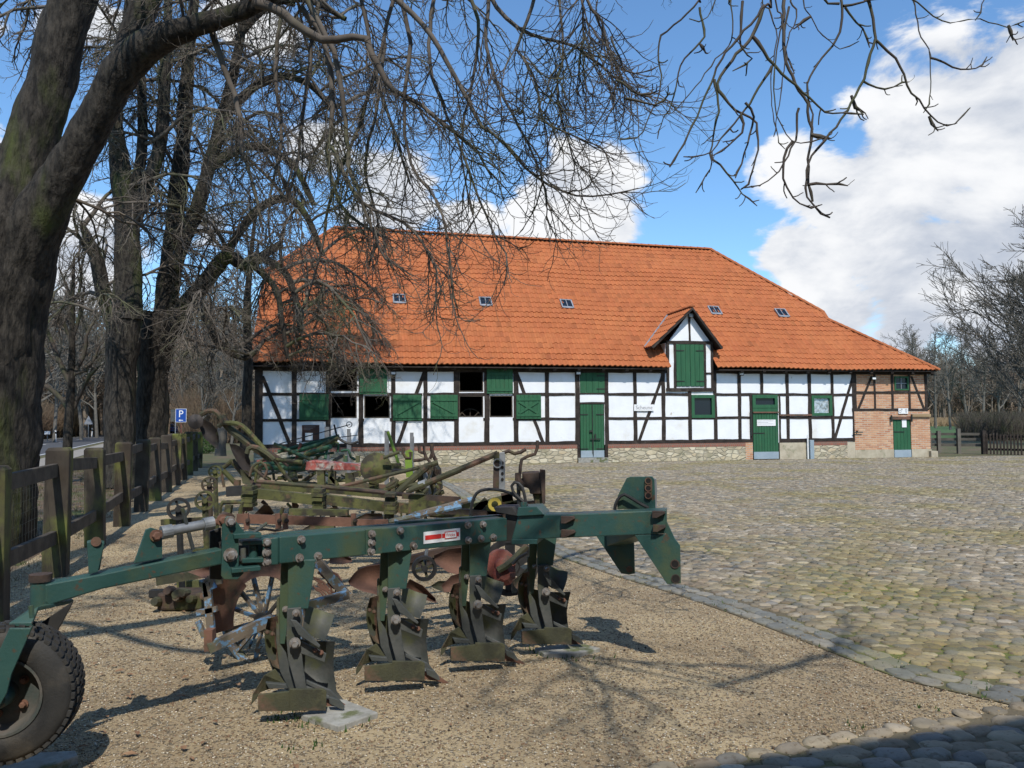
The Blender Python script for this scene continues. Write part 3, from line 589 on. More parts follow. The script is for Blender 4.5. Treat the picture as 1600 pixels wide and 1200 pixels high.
def winframe(a0, a1, z0, z1, w, mull=(), y=-.05, glass='glass', gy=.03, nm='window', sub=True):
    b = MB(); b.box((a0, y, z0), (a0+w, .04, z1)).box((a1-w, y, z0), (a1, .04, z1)).box((a0+w, y, z0), (a1-w, .04, z0+w)).box((a0+w, y, z1-w), (a1-w, .04, z1))
    f = b.build(nm, 'greenpaint', barn, local=True, bev=.003)
    MB().box((a0+w, gy, z0+w), (a1-w, gy+.01, z1-w)).build('pane', glass, f, local=True)
    if mull:
        b = MB(); nx, nz = mull
        for i in range(1, nx): x = a0+w+(a1-a0-2*w)*i/nx; b.box((x-.016, gy-.03, z0+w), (x+.016, gy-.002, z1-w))
        for j in range(1, nz): z = z0+w+(z1-z0-2*w)*j/nz; b.box((a0+w, gy-.032, z-.014), (a1-w, gy-.004, z+.014))
        b.build('glazing_bars', 'lead' if mull != (2, 3) else 'white', f, local=True)
    return f
winframe(d2[0]+.01, d2[1]-.01, g2-.05, d2[3], .13, nm='door_window'); winframe(*w1, .12, nm='window'); winframe(*w2, .11, glass='sheen', nm='window')
f_ = winframe(w3[0], w3[1], w3[2], w3[3], .06, (2, 2), y=-.04, nm='small_window')
o = door('sliding_door', d3, 5, .0, .28, [1.0]); MB().box((S(1407.5), -.05, 1.18), (S(1414.5), -.032, 1.62)).build('notice', 'white', o, local=True)
MB().box((d3[0]-.12, -.09, d3[3]-.02), (d3[1]+.02, -.05, d3[3]+.1)).build('slide_rail', 'rust', barn, local=True)
MB().box((d3[1]+.02, -.12, 1.6), (SR+.05, -.03, 1.71)).build('slide_rail_cover', 'reed', barn, local=True)
for x in (d3[0]-.12, d3[1]-.02): MB().tube([(x, -.12, d3[3]+.15), (x, -.12, d3[3]-.12)], .035, 8).build('door_roller', 'iron', barn, local=True)
a0, a1, z0, z1 = rc(1402, 1417, 638, 646.5); o = MB().box((a0, -.075, z0), (a1, -.05, z1)).build('wall_sign', 'white', barn, local=True)
textmesh('\u2642 \u2640', .16, 'sign_text', 'ink', o, ((a0+a1)/2, -.078, (z0+z1)/2), (1, 0, 0), (0, 0, 1), local=True)
a0, a1, z0, z1 = rc(990, 1021, 632, 642); o = MB().box((a0, -.06, z0), (a1, -.04, z1)).build('wall_sign', 'white', barn, local=True); o['label'] = 'white Scheune name board'
textmesh('Scheune', .2, 'sign_text', 'ink', o, ((a0+a1)/2, -.063, (z0+z1)/2), (1, 0, 0), (0, 0, 1), local=True)
a0, a1, z0, z1 = rc(472, 499, 664, 690); o = MB().box((a0, -.05, z0), (a1, -.026, z1)).build('info_board', 'brown', barn, local=True)
MB().box((a0+.11, -.056, z0+.05), (a0+.36, -.0505, z0+.30)).build('notice', 'white', o, local=True)
for i in range(3): MB().box((a0+.05, -.054, z1-.07-.05*i), (a0+.45-.08*i, -.0505, z1-.06-.05*i)).build('sign_line', 'ink', o, local=True)
# floodlights
for x, y in ((614.5, 583), (903.5, 583), (1158, 584), (1365, 591)):
    s0, z0 = WL(x, y, -.15); o = MB().box((s0-.10, -.19, z0-.07), (s0+.10, -.11, z0+.06)).build('floodlight', 'iron', barn, local=True, bev=.008)
    MB().box((s0-.075, -.197, z0-.045), (s0+.075, -.1915, z0+.035)).build('lamp_glass', 'white', o, local=True); MB().box((s0-.02, -.11, z0-.02), (s0+.02, -.03, z0+.02)).build('bracket', 'iron', o, local=True)
# grey box and white stand pipe
s0 = S(1260); MB().box((s0+.0, -.22, -.05), (s0+.16, -.06, .72)).build('meter_box', 'kick', barn, local=True); MB().tube([(s0-.06, -.14, -.05), (s0-.06, -.14, .92)], .03, 10).build('stand_pipe', 'white', barn, local=True)
MB().box((SB+.05, -.10, 1.0), (SB+.1, -.03, 1.06)).box((SB-.12, -.12, .98), (SB+.3, -.10, 1.02)).build('iron_bracket', 'iron', barn, local=True)
# dark interior and other walls
YB = 12.4
MB().box((SL, YB-.2, 0), (SR, YB, PL)).build('rear_wall', 'plaster', barn, local=True)
MB().box((SL, .2, .0), (SL+.2, YB-.2, PL)).build('gable_wall', 'plaster', barn, local=True); MB().box((SR-.2, .21, 0), (SR, YB-.2, PL)).build('end_wall', 'brick', barn, local=True)
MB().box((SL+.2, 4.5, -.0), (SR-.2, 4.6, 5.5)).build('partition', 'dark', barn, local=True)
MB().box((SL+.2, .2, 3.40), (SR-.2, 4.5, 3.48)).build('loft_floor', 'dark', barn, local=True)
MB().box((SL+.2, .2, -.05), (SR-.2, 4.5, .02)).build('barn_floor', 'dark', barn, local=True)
w_ = MB(); cx, cz = S(740), 1.55; w_.lathe((cx, .9, cz), (0, 1, 0), [(.42, -.02), (.46, -.02), (.46, .02), (.42, .02)], 30, close=True)
for k in range(8): w_.beam((cx, .9, cz), (cx+.44*math.cos(k*.785), .9, cz+.44*math.sin(k*.785)), .03, .03)
tag(w_.build('cart_wheel', 'galv', None, local=True) if False else w_.build('cart_wheel', 'rail', barn, local=True))
# ---- roof
YR = 6.0; YE = -.42
def ze(s): return 3.575-.0052*s
def zr(s): return 9.80-.0185*s
def RP(s, v, h=0.):
    sag = -.035*math.sin(math.pi*v)*(1+.6*math.sin(s*.55+1))+.018*math.sin(s*1.1+v*5); return V((s, YE+(YR-YE)*v, ze(s)+(zr(s)-ze(s))*v+.016*math.sin(s*.8)))+V((0, -.707, .72))*(h+sag)
sr_top = S(1110, 392, YR); sl_top = S(522, 360, YR)
skx, skz = WL(1286, 488, YR*.52+YE*.48); vk = (WL(1286, 488, 2.9)[1]-3.45)/5.9
def on_roof(px, py):
    lo, hi = 0., 1.
    for _ in range(40):
        v = (lo+hi)/2; s, z = WL(px, py, YE+(YR-YE)*v)
        if z > RP(s, v)[2]: lo = v
        else: hi = v
    return s, v
KS, KV = on_roof(1286, 488); K2S, K2V = on_roof(1294, 500); ES = S(1467, 580, YE)
LS, LV = on_roof(404, 442)
SLE = S(390, 567, YE)
def sright(v):
    pts = [(0, ES), (K2V, K2S), (KV, KS), (1, sr_top)]
    return float(np.interp(v, [p[0] for p in pts], [p[1] for p in pts]))
def sleft(v): return float(np.interp(v, [0, .62, 1], [SLE, SLE, sl_top]))
# dormer footprint on the slope
DM0, DM1 = S(1043), S(1114.5); DMC = (DM0+DM1)/2
TW = .20; NR = 27; ncol = int((ES-SLE)/TW)+1; SEG = 6
prof = [0, .006, .026, .046, .036, .012]
vs = []; fs = []; cols = []
eps = 1e-3
nxs = ncol*SEG+1
for r_ in range(NR):
    v0, v1 = r_/NR, (r_+1)/NR+.004
    rowj = nrg.normal(0, .004, ncol+1)+.012*math.sin(r_*.7)
    cc = nrg.uniform(.90, 1.06, (ncol+1, 1))*np.array([[1, 1, 1]])+nrg.normal(0, .012, (ncol+1, 3))
    dark = nrg.random(ncol+1) < .04; cc[dark] *= .8
    a, b_ = sleft(v0), sright(v0); a1, b1 = sleft(v1), sright(v1); base = len(vs)
    for (v, hh, aa, bb) in ((v0, .032, a, b_), (v1, .010, a1, b1)):
        for i in range(nxs):
            s = SLE+i*TW/SEG; sc_ = min(max(s, aa), bb); t = min(i//SEG, ncol); vs.append(RP(sc_, v, prof[i % SEG]+hh+rowj[t])); cols.append(tuple(cc[t])+(1,))
    for i in range(nxs): p = vs[base+i]; vs.append(p-V((0, -.707, .72))*.042); cols.append(cols[base+i])
    for i in range(nxs-1):
        s = SLE+i*TW/SEG
        if s+TW/SEG < a-.001 or s > b_+.001: continue
        vm = (v0+v1)/2
        if DM0-.03 < s < DM1+.0 and vm < .20: continue           # cut for the dormer front
        fs.append((base+i, base+i+1, base+nxs+i+1, base+nxs+i)); fs.append((base+2*nxs+i, base+2*nxs+i+1, base+i+1, base+i))
roof = mk('roof', vs, fs, 'tile', barn, smooth=False, local=True, col=cols); roof['label'] = 'orange pantile roof'
# other slopes, verge and underside
b = MB(); YRR = 2*YR-YE
q = lambda s, v: (s, YRR-(YRR-YR)*v, ze(s)+(zr(s)-ze(s))*v-.02)
RS = lambda s, v: tuple(RP(s, v, -.02))
b.add([q(SLE, 0), q(ES, 0), q(sr_top, 1), q(sl_top, 1), q(SLE, .62)], [(0, 1, 2, 3, 4)]); b.add([RS(SLE, .62), RS(sl_top, 1), q(SLE, .62)], [(0, 1, 2)])
b.add([RS(ES, 0), RS(K2S, K2V), RS(KS, KV), RS(sr_top, 1), q(ES, 0)], [(0, 1, 2, 3, 4)]); b.build('rear_roof', 'tile', barn, local=True)
MB().box((SLE, YE+.03, 3.43), (DM0-.1, .02, 3.47)).box((DM1+.1, YE+.03, 3.40), (ES-.1, .02, 3.44)).build('eaves_board', 'timber', barn, local=True)
MB().box((SLE+.05, YE+.02, 3.36), (SLE+.1, YRR, 3.6)).build('verge_board', 'timber', barn, local=True)
MB().box((SLE+.1, .16, PL-.02), (SR+.1, .5, 3.7)).build('wall_plate_beam', 'timber', barn, local=True)
b = MB(); s = SL+.4
while s < SR+.3:
    if not (DM0-.2 < s < DM1+.2): b.beam((s, YE+.08, 3.42-.005*s+.0), (s, .1, 3.86), .11, .1)
    s += .92
b.build('rafter_ends', 'timber', barn, local=True)
MB().prism([(SR-.1, YE+.05, 3.34), (ES-.1, YE+.05, 3.3), (ES-.25, YE+.05, 3.42), (SR-.1, YE+.05, 3.5)], (0, .3, 0)).build('corner_bracket', 'timber', barn, local=True)
def ridge(p, q, r, n, name='ridge_tiles', m='tile', lift=0):
    b = MB(); p = V(p); q = V(q); t = nrm(q-p); L = np.linalg.norm(q-p); sd_ = nrm(np.cross(t, (0, 0, 1))); uu = np.cross(sd_, t)
    for i in range(n):
        a = p+t*L*i/n; c = p+t*(L*(i+1)/n+.03); vs_ = []
        for w_, rr, in ((a, r*1.08), (c, r*.92)):
            for k in range(7): an = math.pi*k/6; vs_.append(w_+sd_*math.cos(an)*rr+uu*(math.sin(an)*rr*.75+lift))
        b.add(vs_, [(k, k+1, k+8, k+7) for k in range(6)]+[tuple(range(7))])
    me = b.build(name, m, roof, local=True); c = np.ones((len(b.v), 4)); c[:, :3] *= .86; a = me.data.color_attributes.new('Col', 'FLOAT_COLOR', 'POINT'); a.data.foreach_set('color', c.astype(np.float32).ravel()); return me
ridge(RP(sl_top, 1), RP(sr_top, 1), .13, 50, 'ridge_tiles', lift=.02); ridge(RP(SLE, .62), RP(sl_top, 1), .11, 12, 'hip_tiles')
ridge(RP(sr_top, 1), RP(KS, KV), .11, 18, 'hip_tiles', lift=.02); ridge(RP(K2S, K2V), RP(ES, 0), .11, 18, 'hip_tiles', lift=.02); ridge(RP(KS, KV), RP(K2S, K2V), .1, 1, 'hip_tiles')
# skylights
for qd in [(610, 632, 461.7, 476), (746, 768, 465, 480), (874, 897.5, 468, 483), (1107, 1130, 479, 493), (1213, 1235, 483, 497)]:
    s0, v0 = on_roof(qd[0]+4, qd[3]); s1, v1 = on_roof(qd[1]-3, qd[2]); s1 = s0+.50; dv = .58/8.9; v1 = v0+dv
    b = MB(); n_ = V((0, -.707, .72)); h0, h1_ = .05, .11
    def fr(sa, sb, va, vb, ha=h0, hb=h1_): return b.prism([RP(sa, va, ha), RP(sb, va, ha), RP(sb, vb, ha), RP(sa, vb, ha)], n_*(hb-ha))
    w = .05; dw = w/8.9
    fr(s0, s0+w, v0, v1); fr(s1-w, s1, v0, v1); fr(s0+w, s1-w, v0, v0+dw*2.2, h0, h1_-.02); fr(s0+w, s1-w, v1-dw, v1); fr((s0+s1)/2-.015, (s0+s1)/2+.015, v0+dw*2.2, v1-dw, h0, h1_-.005)
    sk = b.build('skylight', 'lead', roof, local=True)
    b = MB(); fr(s0+w, s1-w, v0+dw, v1-dw, h0, h1_-.03); b.build('pane', 'glass', sk, local=True)
# ---- dormer
dm = MB(); zd0 = WL(1080, 609)[1]; zd1 = WL(1080, 536)[1]; za = WL(1079, 489, -.02)[1]
hd = rc(1056, 1099, 538, 604)
wall = wall_holes('dormer', DM0+.02, DM1-.02, zd0, zd1, [hd], 'plaster', -.02, .1, barn)
MB().prism([(DM0+.05, -.02, zd1), (DM1-.05, -.02, zd1), (DMC, -.02, za+.02)], (0, .1, 0)).build('gable', 'plaster', wall, local=True)
def dt(s0, z0, s1, z1, w, y=-.05, nm='timber'):
    o = timb(nm, s0, z0, s1, z1, w, y, .05); o.parent = wall; return o
dt(DM0+.03, zd0, DM0+.03, zd1, .1); dt(DM1-.03, zd0, DM1-.03, zd1, .1); dt(hd[0]-.05, zd0, hd[0]-.05, zd1, .09); dt(hd[1]+.05, zd0, hd[1]+.05, zd1, .09)
dt(DM0-.05, zd0, DM1+.05, zd0, .13, -.06, 'beam'); dt(DM0-.02, zd1+.02, DM1+.02, zd1+.02, .12, -.06, 'beam'); dt(DMC, zd1, DMC, za, .08); dt(hd[1]+.05, 3.3, DM1-.03, 3.3, .07)
MB().box((DM0-.03, 0.08, 3.2), (DM0+.05, 1.6, zd1)).build('dormer_cheek', 'plaster', wall, local=True); MB().box((DM1-.05, 0.08, 3.2), (DM1+.03, 1.6, zd1)).build('dormer_cheek', 'plaster', wall, local=True)
hdn = (hd[0]+hd[1])/2
for a, c in ((hd[0], hdn-.004), (hdn+.004, hd[1])):
    o = boards('hatch_door', a, c, hd[2]+.01, hd[3]-.01, 3, -.03, barn); o.parent = wall
    for z in (hd[2]+.2, hd[3]-.25):
        h_ = hinge(o, a if a == hd[0] else c-.32, a+.32 if a == hd[0] else c, z, -.06); 
# dormer roof: ridge level, runs back into the main slope
zap = WL(1080.5, 479, -.35)[1]; 
sLe = S(1018, 541, -.35); sRe = S(1129.5, 539, -.35); zle = WL(1018, 541, -.35)[1]
def back_y(z): return YE+(YR-YE)*((z-ze(DMC))/(zr(DMC)-ze(DMC)))
def drslope(se, sc_):
    vs_ = []; fs_ = []; cl = []; W_ = abs(sc_-se); Lr = math.hypot(W_, zap-zle); nrw = 5; n_ = V((-(zap-zle)*(1 if se < sc_ else -1), 0, W_))/Lr; yb = back_y(zap)
    nc = int((yb+.35)/TW)+2; ns = nc*SEG+1
    for r_ in range(nrw):
        b0 = len(vs_)
        for (t, hh) in ((r_/nrw, .04), ((r_+1)/nrw+.01, .008)):
            zz = zle+(zap-zle)*t; yl = back_y(zz)+.05
            for i in range(ns):
                y_ = min(-.35+i*TW/SEG, yl); k = 1+.1*math.sin(r_*7+(i//SEG)*13); p = V((se+(sc_-se)*t, y_, zz))+n_*(prof[i % SEG]+hh-.03); vs_.append(p); cl.append((k, k, k, 1))
        for i in range(ns): vs_.append(vs_[b0+i]-n_*.04); cl.append(cl[b0+i])
        for i in range(ns-1):
            f_ = (b0+i, b0+i+1, b0+ns+i+1, b0+ns+i); fs_.append(f_); fs_.append((b0+2*ns+i, b0+2*ns+i+1, b0+i+1, b0+i))
    o = mk('dormer_roof', vs_, fs_, 'tile', wall, local=True, col=cl)
    MB().prism([(se, -.37, zle-.02), (sc_, -.37, zap-.02), (sc_, -.37, zap-.12), (se+(.07 if se < sc_ else -.07), -.37, zle-.08)], (0, .04, 0)).build('bargeboard', 'timber', wall, local=True)
    MB().prism([(se, -.33, zle-.035), (sc_, -.33, zap-.035), (sc_, back_y(zap), zap-.035), (se, back_y(zle)+.4, zle-.035)], (0, 0, -.03)).build('soffit', 'timber', wall, local=True)
drslope(sLe, DMC); drslope(sRe, DMC)
r_ = ridge((DMC, -.37, zap+.0), (DMC, back_y(zap)+.1, zap+.0), .10, 6, 'dormer_ridge'); r_.parent = wall
MB().tube([tuple(V((sLe, back_y(zle), zle))+V((0, -.03, .03))), tuple(V((DMC, back_y(zap), zap))+V((0, -.03, .04)))], .045, 6).build('valley_flashing', 'lead', wall, local=True)
s0, z0 = WL(1080, 492, -.2); MB().box((s0-.08, -.2, z0-.07), (s0+.08, -.08, z0+.05)).build('dormer_lamp', 'galv', wall, local=True)
print('barn', SL, SR, SB, ES, KS, KV, K2S, K2V, LS, LV, sl_top, sr_top, zd0, zd1, za, zap, zle)
# ================================================================ TREES
def rv(k): return (rnd.gauss(0, k), rnd.gauss(0, k), rnd.gauss(0, k))
def deflect(d, ang, az=None):
    d = V(d); a = nrm(np.cross(d, (0.31, .2, .93) if abs(d[2]) < .9 else (1, 0, 0))); b = np.cross(d, a); az = rnd.uniform(0, 6.283) if az is None else az
    return nrm(d*math.cos(ang)+(a*math.cos(az)+b*math.sin(az))*math.sin(ang))
SPEC = {}
def grow(T, p, d, L, r, lvl, st):
    """T: list of polylines; st: style dict (per level: n segments, wiggle, gravity start/end, children, ratio)"""
    c = st[lvl]; n = c['n']; seg = L/n; px, py, pz = p; dx, dy, dz = d; pts = [(px, py, pz)]; rs = [r]; ds = []
    g0, g1, wg = c['g0'], c['g1'], c['w']; rend = c.get('re', .35)
    for i in range(n):
        t = i/(n-1) if n > 1 else 0; g = g0+(g1-g0)*t
        dx += rnd.gauss(0, wg); dy += rnd.gauss(0, wg); dz += rnd.gauss(0, wg)+g
        m = 1/math.sqrt(dx*dx+dy*dy+dz*dz); dx *= m; dy *= m; dz *= m
        px += dx*seg; py += dy*seg; pz += dz*seg; pts.append((px, py, pz)); rs.append(r*(1-(1-rend)*(i+1)/n)); ds.append((dx, dy, dz))
    T.append((pts, rs))
    if lvl+1 < len(st):
        children(T, pts, rs, lvl+1, st, L, c.get('t0', .15))
def children(T, pts, rs, lvl, st, L, t0=.15, k=None, bias=None):
    c = st[lvl]; k = k or c['k']; n = len(pts)-1
    for j in range(k):
        t = t0+(1-t0)*(j+rnd.random())/k; i = min(int(t*n), n-1); f = t*n-i
        p = [pts[i][q]+(pts[i+1][q]-pts[i][q])*f for q in range(3)]; d = nrm(V(pts[i+1])-V(pts[i])); ang = rnd.uniform(*c['ang'])
        dd = deflect(d, ang)
        if bias is not None: dd = nrm(dd+V(bias))
        if 'up' in c: dd = nrm(dd+V((0, 0, c['up'])))
        rr = rs[i]*(1-f)+rs[i+1]*f
        LL = (c['L'] if 'L' in c else L*c['ratio'])*rnd.uniform(.6, 1.25)*(1-.35*t)
        grow(T, p, dd, LL, min(c['r'], rr*.8)*rnd.uniform(.8, 1.15), lvl, st)
def resample(pts, rs, step):
    pts = np.array(pts, float); rs = np.array(rs, float); d = np.r_[0, np.cumsum(np.linalg.norm(np.diff(pts, axis=0), axis=1))]; n = max(3, int(d[-1]/step)+1); t = np.linspace(0, d[-1], n)
    # Catmull-Rom through the points
    out = []; ro = []
    for tt in t:
        i = min(max(np.searchsorted(d, tt)-1, 0), len(pts)-2); f = (tt-d[i])/(d[i+1]-d[i]); p0 = pts[max(i-1, 0)]; p1 = pts[i]; p2 = pts[i+1]; p3 = pts[min(i+2, len(pts)-1)]
        out.append(.5*((2*p1)+(-p0+p2)*f+(2*p0-5*p1+4*p2-p3)*f*f+(-p0+3*p1-3*p2+p3)*f**3)); ro.append(rs[i]*(1-f)+rs[i+1]*f)
    return np.array(out), np.array(ro)
def bigtubes(name, limbs, m, parent, sides, step, amp, fr=3.5):
    vs = []; fs = []; off = 0
    for pts, rs in limbs:
        P_, R_ = resample(pts, rs, step); v, f = tubes([(P_, R_)], sides); n = len(P_); cen = np.repeat(P_, sides, 0); rad = v-cen; out = []
        for i in range(len(v)):
            p = v[i]; a = mnoise.noise(Vector((p[0]*fr*2.2, p[1]*fr*2.2, p[2]*fr*.55))); b = mnoise.noise(Vector((p[0]*fr*.5, p[1]*fr*.5, p[2]*fr*.4))); rr = R_[i//sides]
            a2 = abs(mnoise.noise(Vector((p[0]*fr*5, p[1]*fr*5, p[2]*fr*1.3))))
            out.append(cen[i]+rad[i]*(1+amp*a*1.3+amp*1.2*b-amp*.9*a2))
        v = np.array(out); vs.append(v); fs.append(f+off); off += len(v)
    return mk(name, np.concatenate(vs), np.concatenate(fs), m, parent, smooth=True)
def crown(name, T, m, parent, cut=(.03, .008)):
    grp = [[], [], []]
    for p, r in T: grp[0 if r[0] > cut[0] else (1 if r[0] > cut[1] else 2)].append((p, r))
    VS = []; FS = []; off = 0
    for g, sd_ in zip(grp, (8, 5, 3)):
        if not g: continue
        v, f = tubes(g, sd_); VS.append(v); FS.append(f+off); off += len(v)
    return mk(name, np.concatenate(VS), np.concatenate(FS), m, parent, smooth=True)
def px3(lst, D, D1=None):
    """traced limb: (px, py, radius_px) -> world points and radii"""
    pts = []; rs = []
    for i, q in enumerate(lst):
        d = D+((D1 or D)-D)*i/(len(lst)-1); d = q[3] if len(q) > 3 else d; pts.append(tuple(P(q[0], q[1], d))); rs.append(q[2]*d/F)
    return pts, rs
droop = [dict(n=9, w=.16, g0=.02, g1=-.30, re=.35, t0=.2),
         dict(n=9, w=.17, g0=-.34, g1=.14, k=13, ang=(.4, 1.1), ratio=.5, r=.021, t0=.1),
         dict(n=7, w=.20, g0=-.16, g1=.22, k=8, ang=(.5, 1.1), ratio=.45, r=.0095, re=.5, t0=.1),
         dict(n=5, w=.22, g0=.0, g1=.25, k=4, ang=(.5, 1.2), ratio=.45, r=.006, re=.6)]
# ---- the big tree at the left edge
tb = P(-45, 860, 9.9); tb[2] = 0
t1 = thing('chestnut_tree', 'huge forked bare tree with furrowed bark at the left edge of the photo', 'tree', tb)
trunk = [px3([(-62, 905, 105), (-50, 850, 92), (-38, 750, 82), (-22, 600, 76), (-4, 450, 76), (15, 350, 68), (38, 275, 44), (58, 200, 37), (86, 100, 35), (115, 0, 33), (150, -120, 30), (190, -300, 30), (240, -500, 18)], 9.9),
         px3([(-5, 470, 60), (38, 380, 48), (82, 300, 34), (126, 230, 28), (160, 165, 26), (196, 104, 28), (240, 66, 24), (290, 46, 19), (345, 28, 15), (400, 8, 13), (455, -30, 12), (540, -75, 16), (650, -110, 13), (760, -135, 10), (860, -130, 6)], 9.9, 8.4),
         px3([(188, 120, 24), (222, 20, 22), (262, -90, 20), (310, -240, 20), (350, -420, 12)], 9.7)]
bigtubes('trunk', trunk, 'bark', t1, 44, .055, .085)
T = []
for lst, D in [([(400, 5, 13), (440, 20, 12), (500, 60, 11), (560, 56, 9), (576, 76, 9), (596, 112, 8), (612, 140, 7), (640, 152, 6), (668, 172, 5), (700, 200, 4.5), (728, 220, 4), (752, 244, 3), (768, 280, 2)], 8.6),
             ([(560, -60, 9), (620, 0, 8), (652, 28, 7), (680, 64, 6.5), (704, 104, 6), (728, 148, 5.5), (748, 192, 5), (780, 216, 4), (808, 248, 3.6), (840, 276, 3.2), (872, 296, 3), (920, 308, 2.4), (998, 294, 1.5)], 8.3),
             ([(740, -80, 7), (768, 0, 6), (800, 36, 5.5), (836, 56, 4.5), (880, 66, 4), (920, 88, 3.5), (960, 120, 3), (1016, 160, 1.5)], 8.2),
             ([(850, -60, 6), (836, 0, 5), (820, 44, 4.5), (808, 76, 4), (832, 116, 3.5), (844, 156, 3), (848, 188, 3), (904, 216, 2.2), (938, 230, 1.5)], 8.0),
             ([(520, 230, 5), (560, 312, 5), (600, 332, 4.5), (640, 356, 4), (664, 384, 3.5), (680, 420, 3), (682, 472, 2)], 8.8),
             ([(900, -60, 4), (908, 0, 3.5), (912, 40, 3), (904, 108, 2)], 8), ([(880, -80, 5), (920, 4, 4), (940, 32, 3.5), (948, 72, 3), (964, 104, 3), (984, 140, 2.5), (1018, 150, 1.5)], 8),
             ([(470, -20, 8), (520, 80, 7), (540, 180, 6), (545, 260, 5), (570, 330, 4), (600, 400, 3), (640, 430, 2)], 8.8), ([(600, -90, 7), (640, 60, 6), (632, 150, 5), (640, 250, 4), (690, 330, 3.5), (705, 430, 3), (712, 480, 2)], 8.5),
             ([(690, -90, 6), (670, 80, 5), (690, 160, 4), (730, 260, 3.5), (760, 340, 3), (790, 400, 2.2), (788, 445, 1.4)], 8.6), ([(640, -90, 6), (600, 60, 5), (560, 200, 4.5), (520, 300, 4), (500, 400, 3), (480, 470, 2)], 9.2),
             ([(330, 45, 9), (345, 90, 8), (362, 135, 7), (375, 180, 6.5), (378, 235, 5), (400, 300, 4), (410, 360, 3)], 9.3), ([(560, -60, 6), (575, 60, 5), (610, 190, 4), (640, 290, 3)], 9), ([(780, -90, 6), (760, 60, 5), (785, 150, 4), (830, 230, 3), (860, 330, 2)], 8.4), ([(700, -90, 6), (745, 30, 5), (740, 120, 4), (720, 220, 3), (735, 330, 2)], 9.2), ([(500, 0, 6), (480, 120, 5), (470, 220, 4), (450, 320, 3)], 9.8), ([(600, 60, 5), (590, 160, 4.5), (570, 260, 4), (590, 350, 3), (575, 420, 2)], 9.6), ([(440, 10, 6), (430, 110, 5), (440, 210, 4), (420, 330, 3), (430, 420, 2)], 10.2),
             ([(860, -60, 4), (880, 60, 3.5), (870, 150, 3), (900, 260, 2)], 8.8), ([(470, 10, 8), (505, 60, 7), (520, 130, 7), (518, 200, 6), (512, 260, 5), (540, 330, 4), (600, 372, 3)], 9)]:
    pts, rs = px3(lst, D); P_, R_ = resample(pts, [q_*.62 for q_ in rs], .16); P_ = P_+nrg.normal(0, .008, P_.shape); pts = [tuple(q) for q in P_]; T.append((pts, list(R_)))
    children(T, pts, list(R_), 2, [None, None, dict(n=9, w=.17, g0=-.2, g1=.2, k=23, ang=(.35, 1.1), L=1.2, r=.0078, re=.5, t0=.1), dict(n=5, w=.2, g0=-.02, g1=.26, k=7, ang=(.5, 1.1), L=.42, r=.0048, re=.6)], 1.2, t0=.3)
droop1 = [droop[0], dict(droop[1], k=8), droop[2], dict(droop[3], k=3)]
lp, lr = trunk[1]
for j in range(20):
    i = rnd.randint(7, len(lp)-1); grow(T, lp[i], nrm(V((rnd.uniform(-.6, .8), rnd.uniform(-.9, .6), rnd.uniform(-.1, .7)))), rnd.uniform(1.6, 3), .022, 0, droop1)
for j in range(11):
    i = rnd.randint(6, 11); grow(T, trunk[0][0][i], nrm(V((rnd.uniform(-.9, .8), rnd.uniform(-.6, .7), rnd.uniform(.0, .6)))), rnd.uniform(1.6, 3.6), .028, 0, droop1)
for j in range(5):
    i = rnd.randint(1, 4); grow(T, trunk[2][0][i], nrm(V((rnd.uniform(-.5, .9), rnd.uniform(-.6, .7), rnd.uniform(.1, .6)))), rnd.uniform(2, 4), .03, 0, droop1)
crown('crown', T, 'twig', t1); print('tree1', len(T))
# ---- two trees further along the fence
def twin(label, trunkdef, stems, D, nl, seed, bias, base):
    rnd.seed(seed); tb = P(base[0], base[1], D); tb[2] = 0; t = thing('chestnut_tree', label, 'tree', tb); L_ = [px3(s, D) for s in trunkdef+stems]
    bigtubes('trunk', L_, 'bark', t, 22, .16, .10, 3.)
    T = []
    for j in range(nl):
        s = L_[rnd.randint(len(trunkdef), len(L_)-1)]; i = rnd.randint(1, len(s[0])-2); f = rnd.random(); p = V(s[0][i])*(1-f)+V(s[0][i+1])*f
        az = rnd.uniform(-math.pi, math.pi); d = nrm(V((math.cos(az)+bias[0], math.sin(az)+bias[1], rnd.uniform(.15, 1.1))))
        grow(T, tuple(p), tuple(d), rnd.uniform(1.9, 4.3), rnd.uniform(.03, .06), 0, droop)
    crown('crown', T, 'twig', t, (.03, .012)); print('twin', len(T)); return t
twin('bare tree with a knobbly side stem, left of the mossy forked one', [[(186, 760, 29), (187, 700, 23), (189, 600, 22), (192, 530, 26), (200, 480, 23)]],
     [[(194, 535, 18), (176, 500, 13), (160, 450, 11), (150, 400, 10), (138, 375, 8), (128, 350, 4)], [(200, 500, 25), (200, 417, 20), (197, 330, 18), (184, 235, 14), (180, 170, 11), (196, 60, 8), (205, -60, 6), (200, -200, 4)],
      [(200, 360, 14), (232, 285, 11), (251, 220, 10), (257, 130, 9), (262, 30, 7), (262, -100, 5), (250, -220, 3)], [(196, 330, 8), (220, 250, 8), (222, 150, 7), (215, 40, 6), (225, -90, 4)]], 19, 28, 21, (.1, 0), (190, 740))
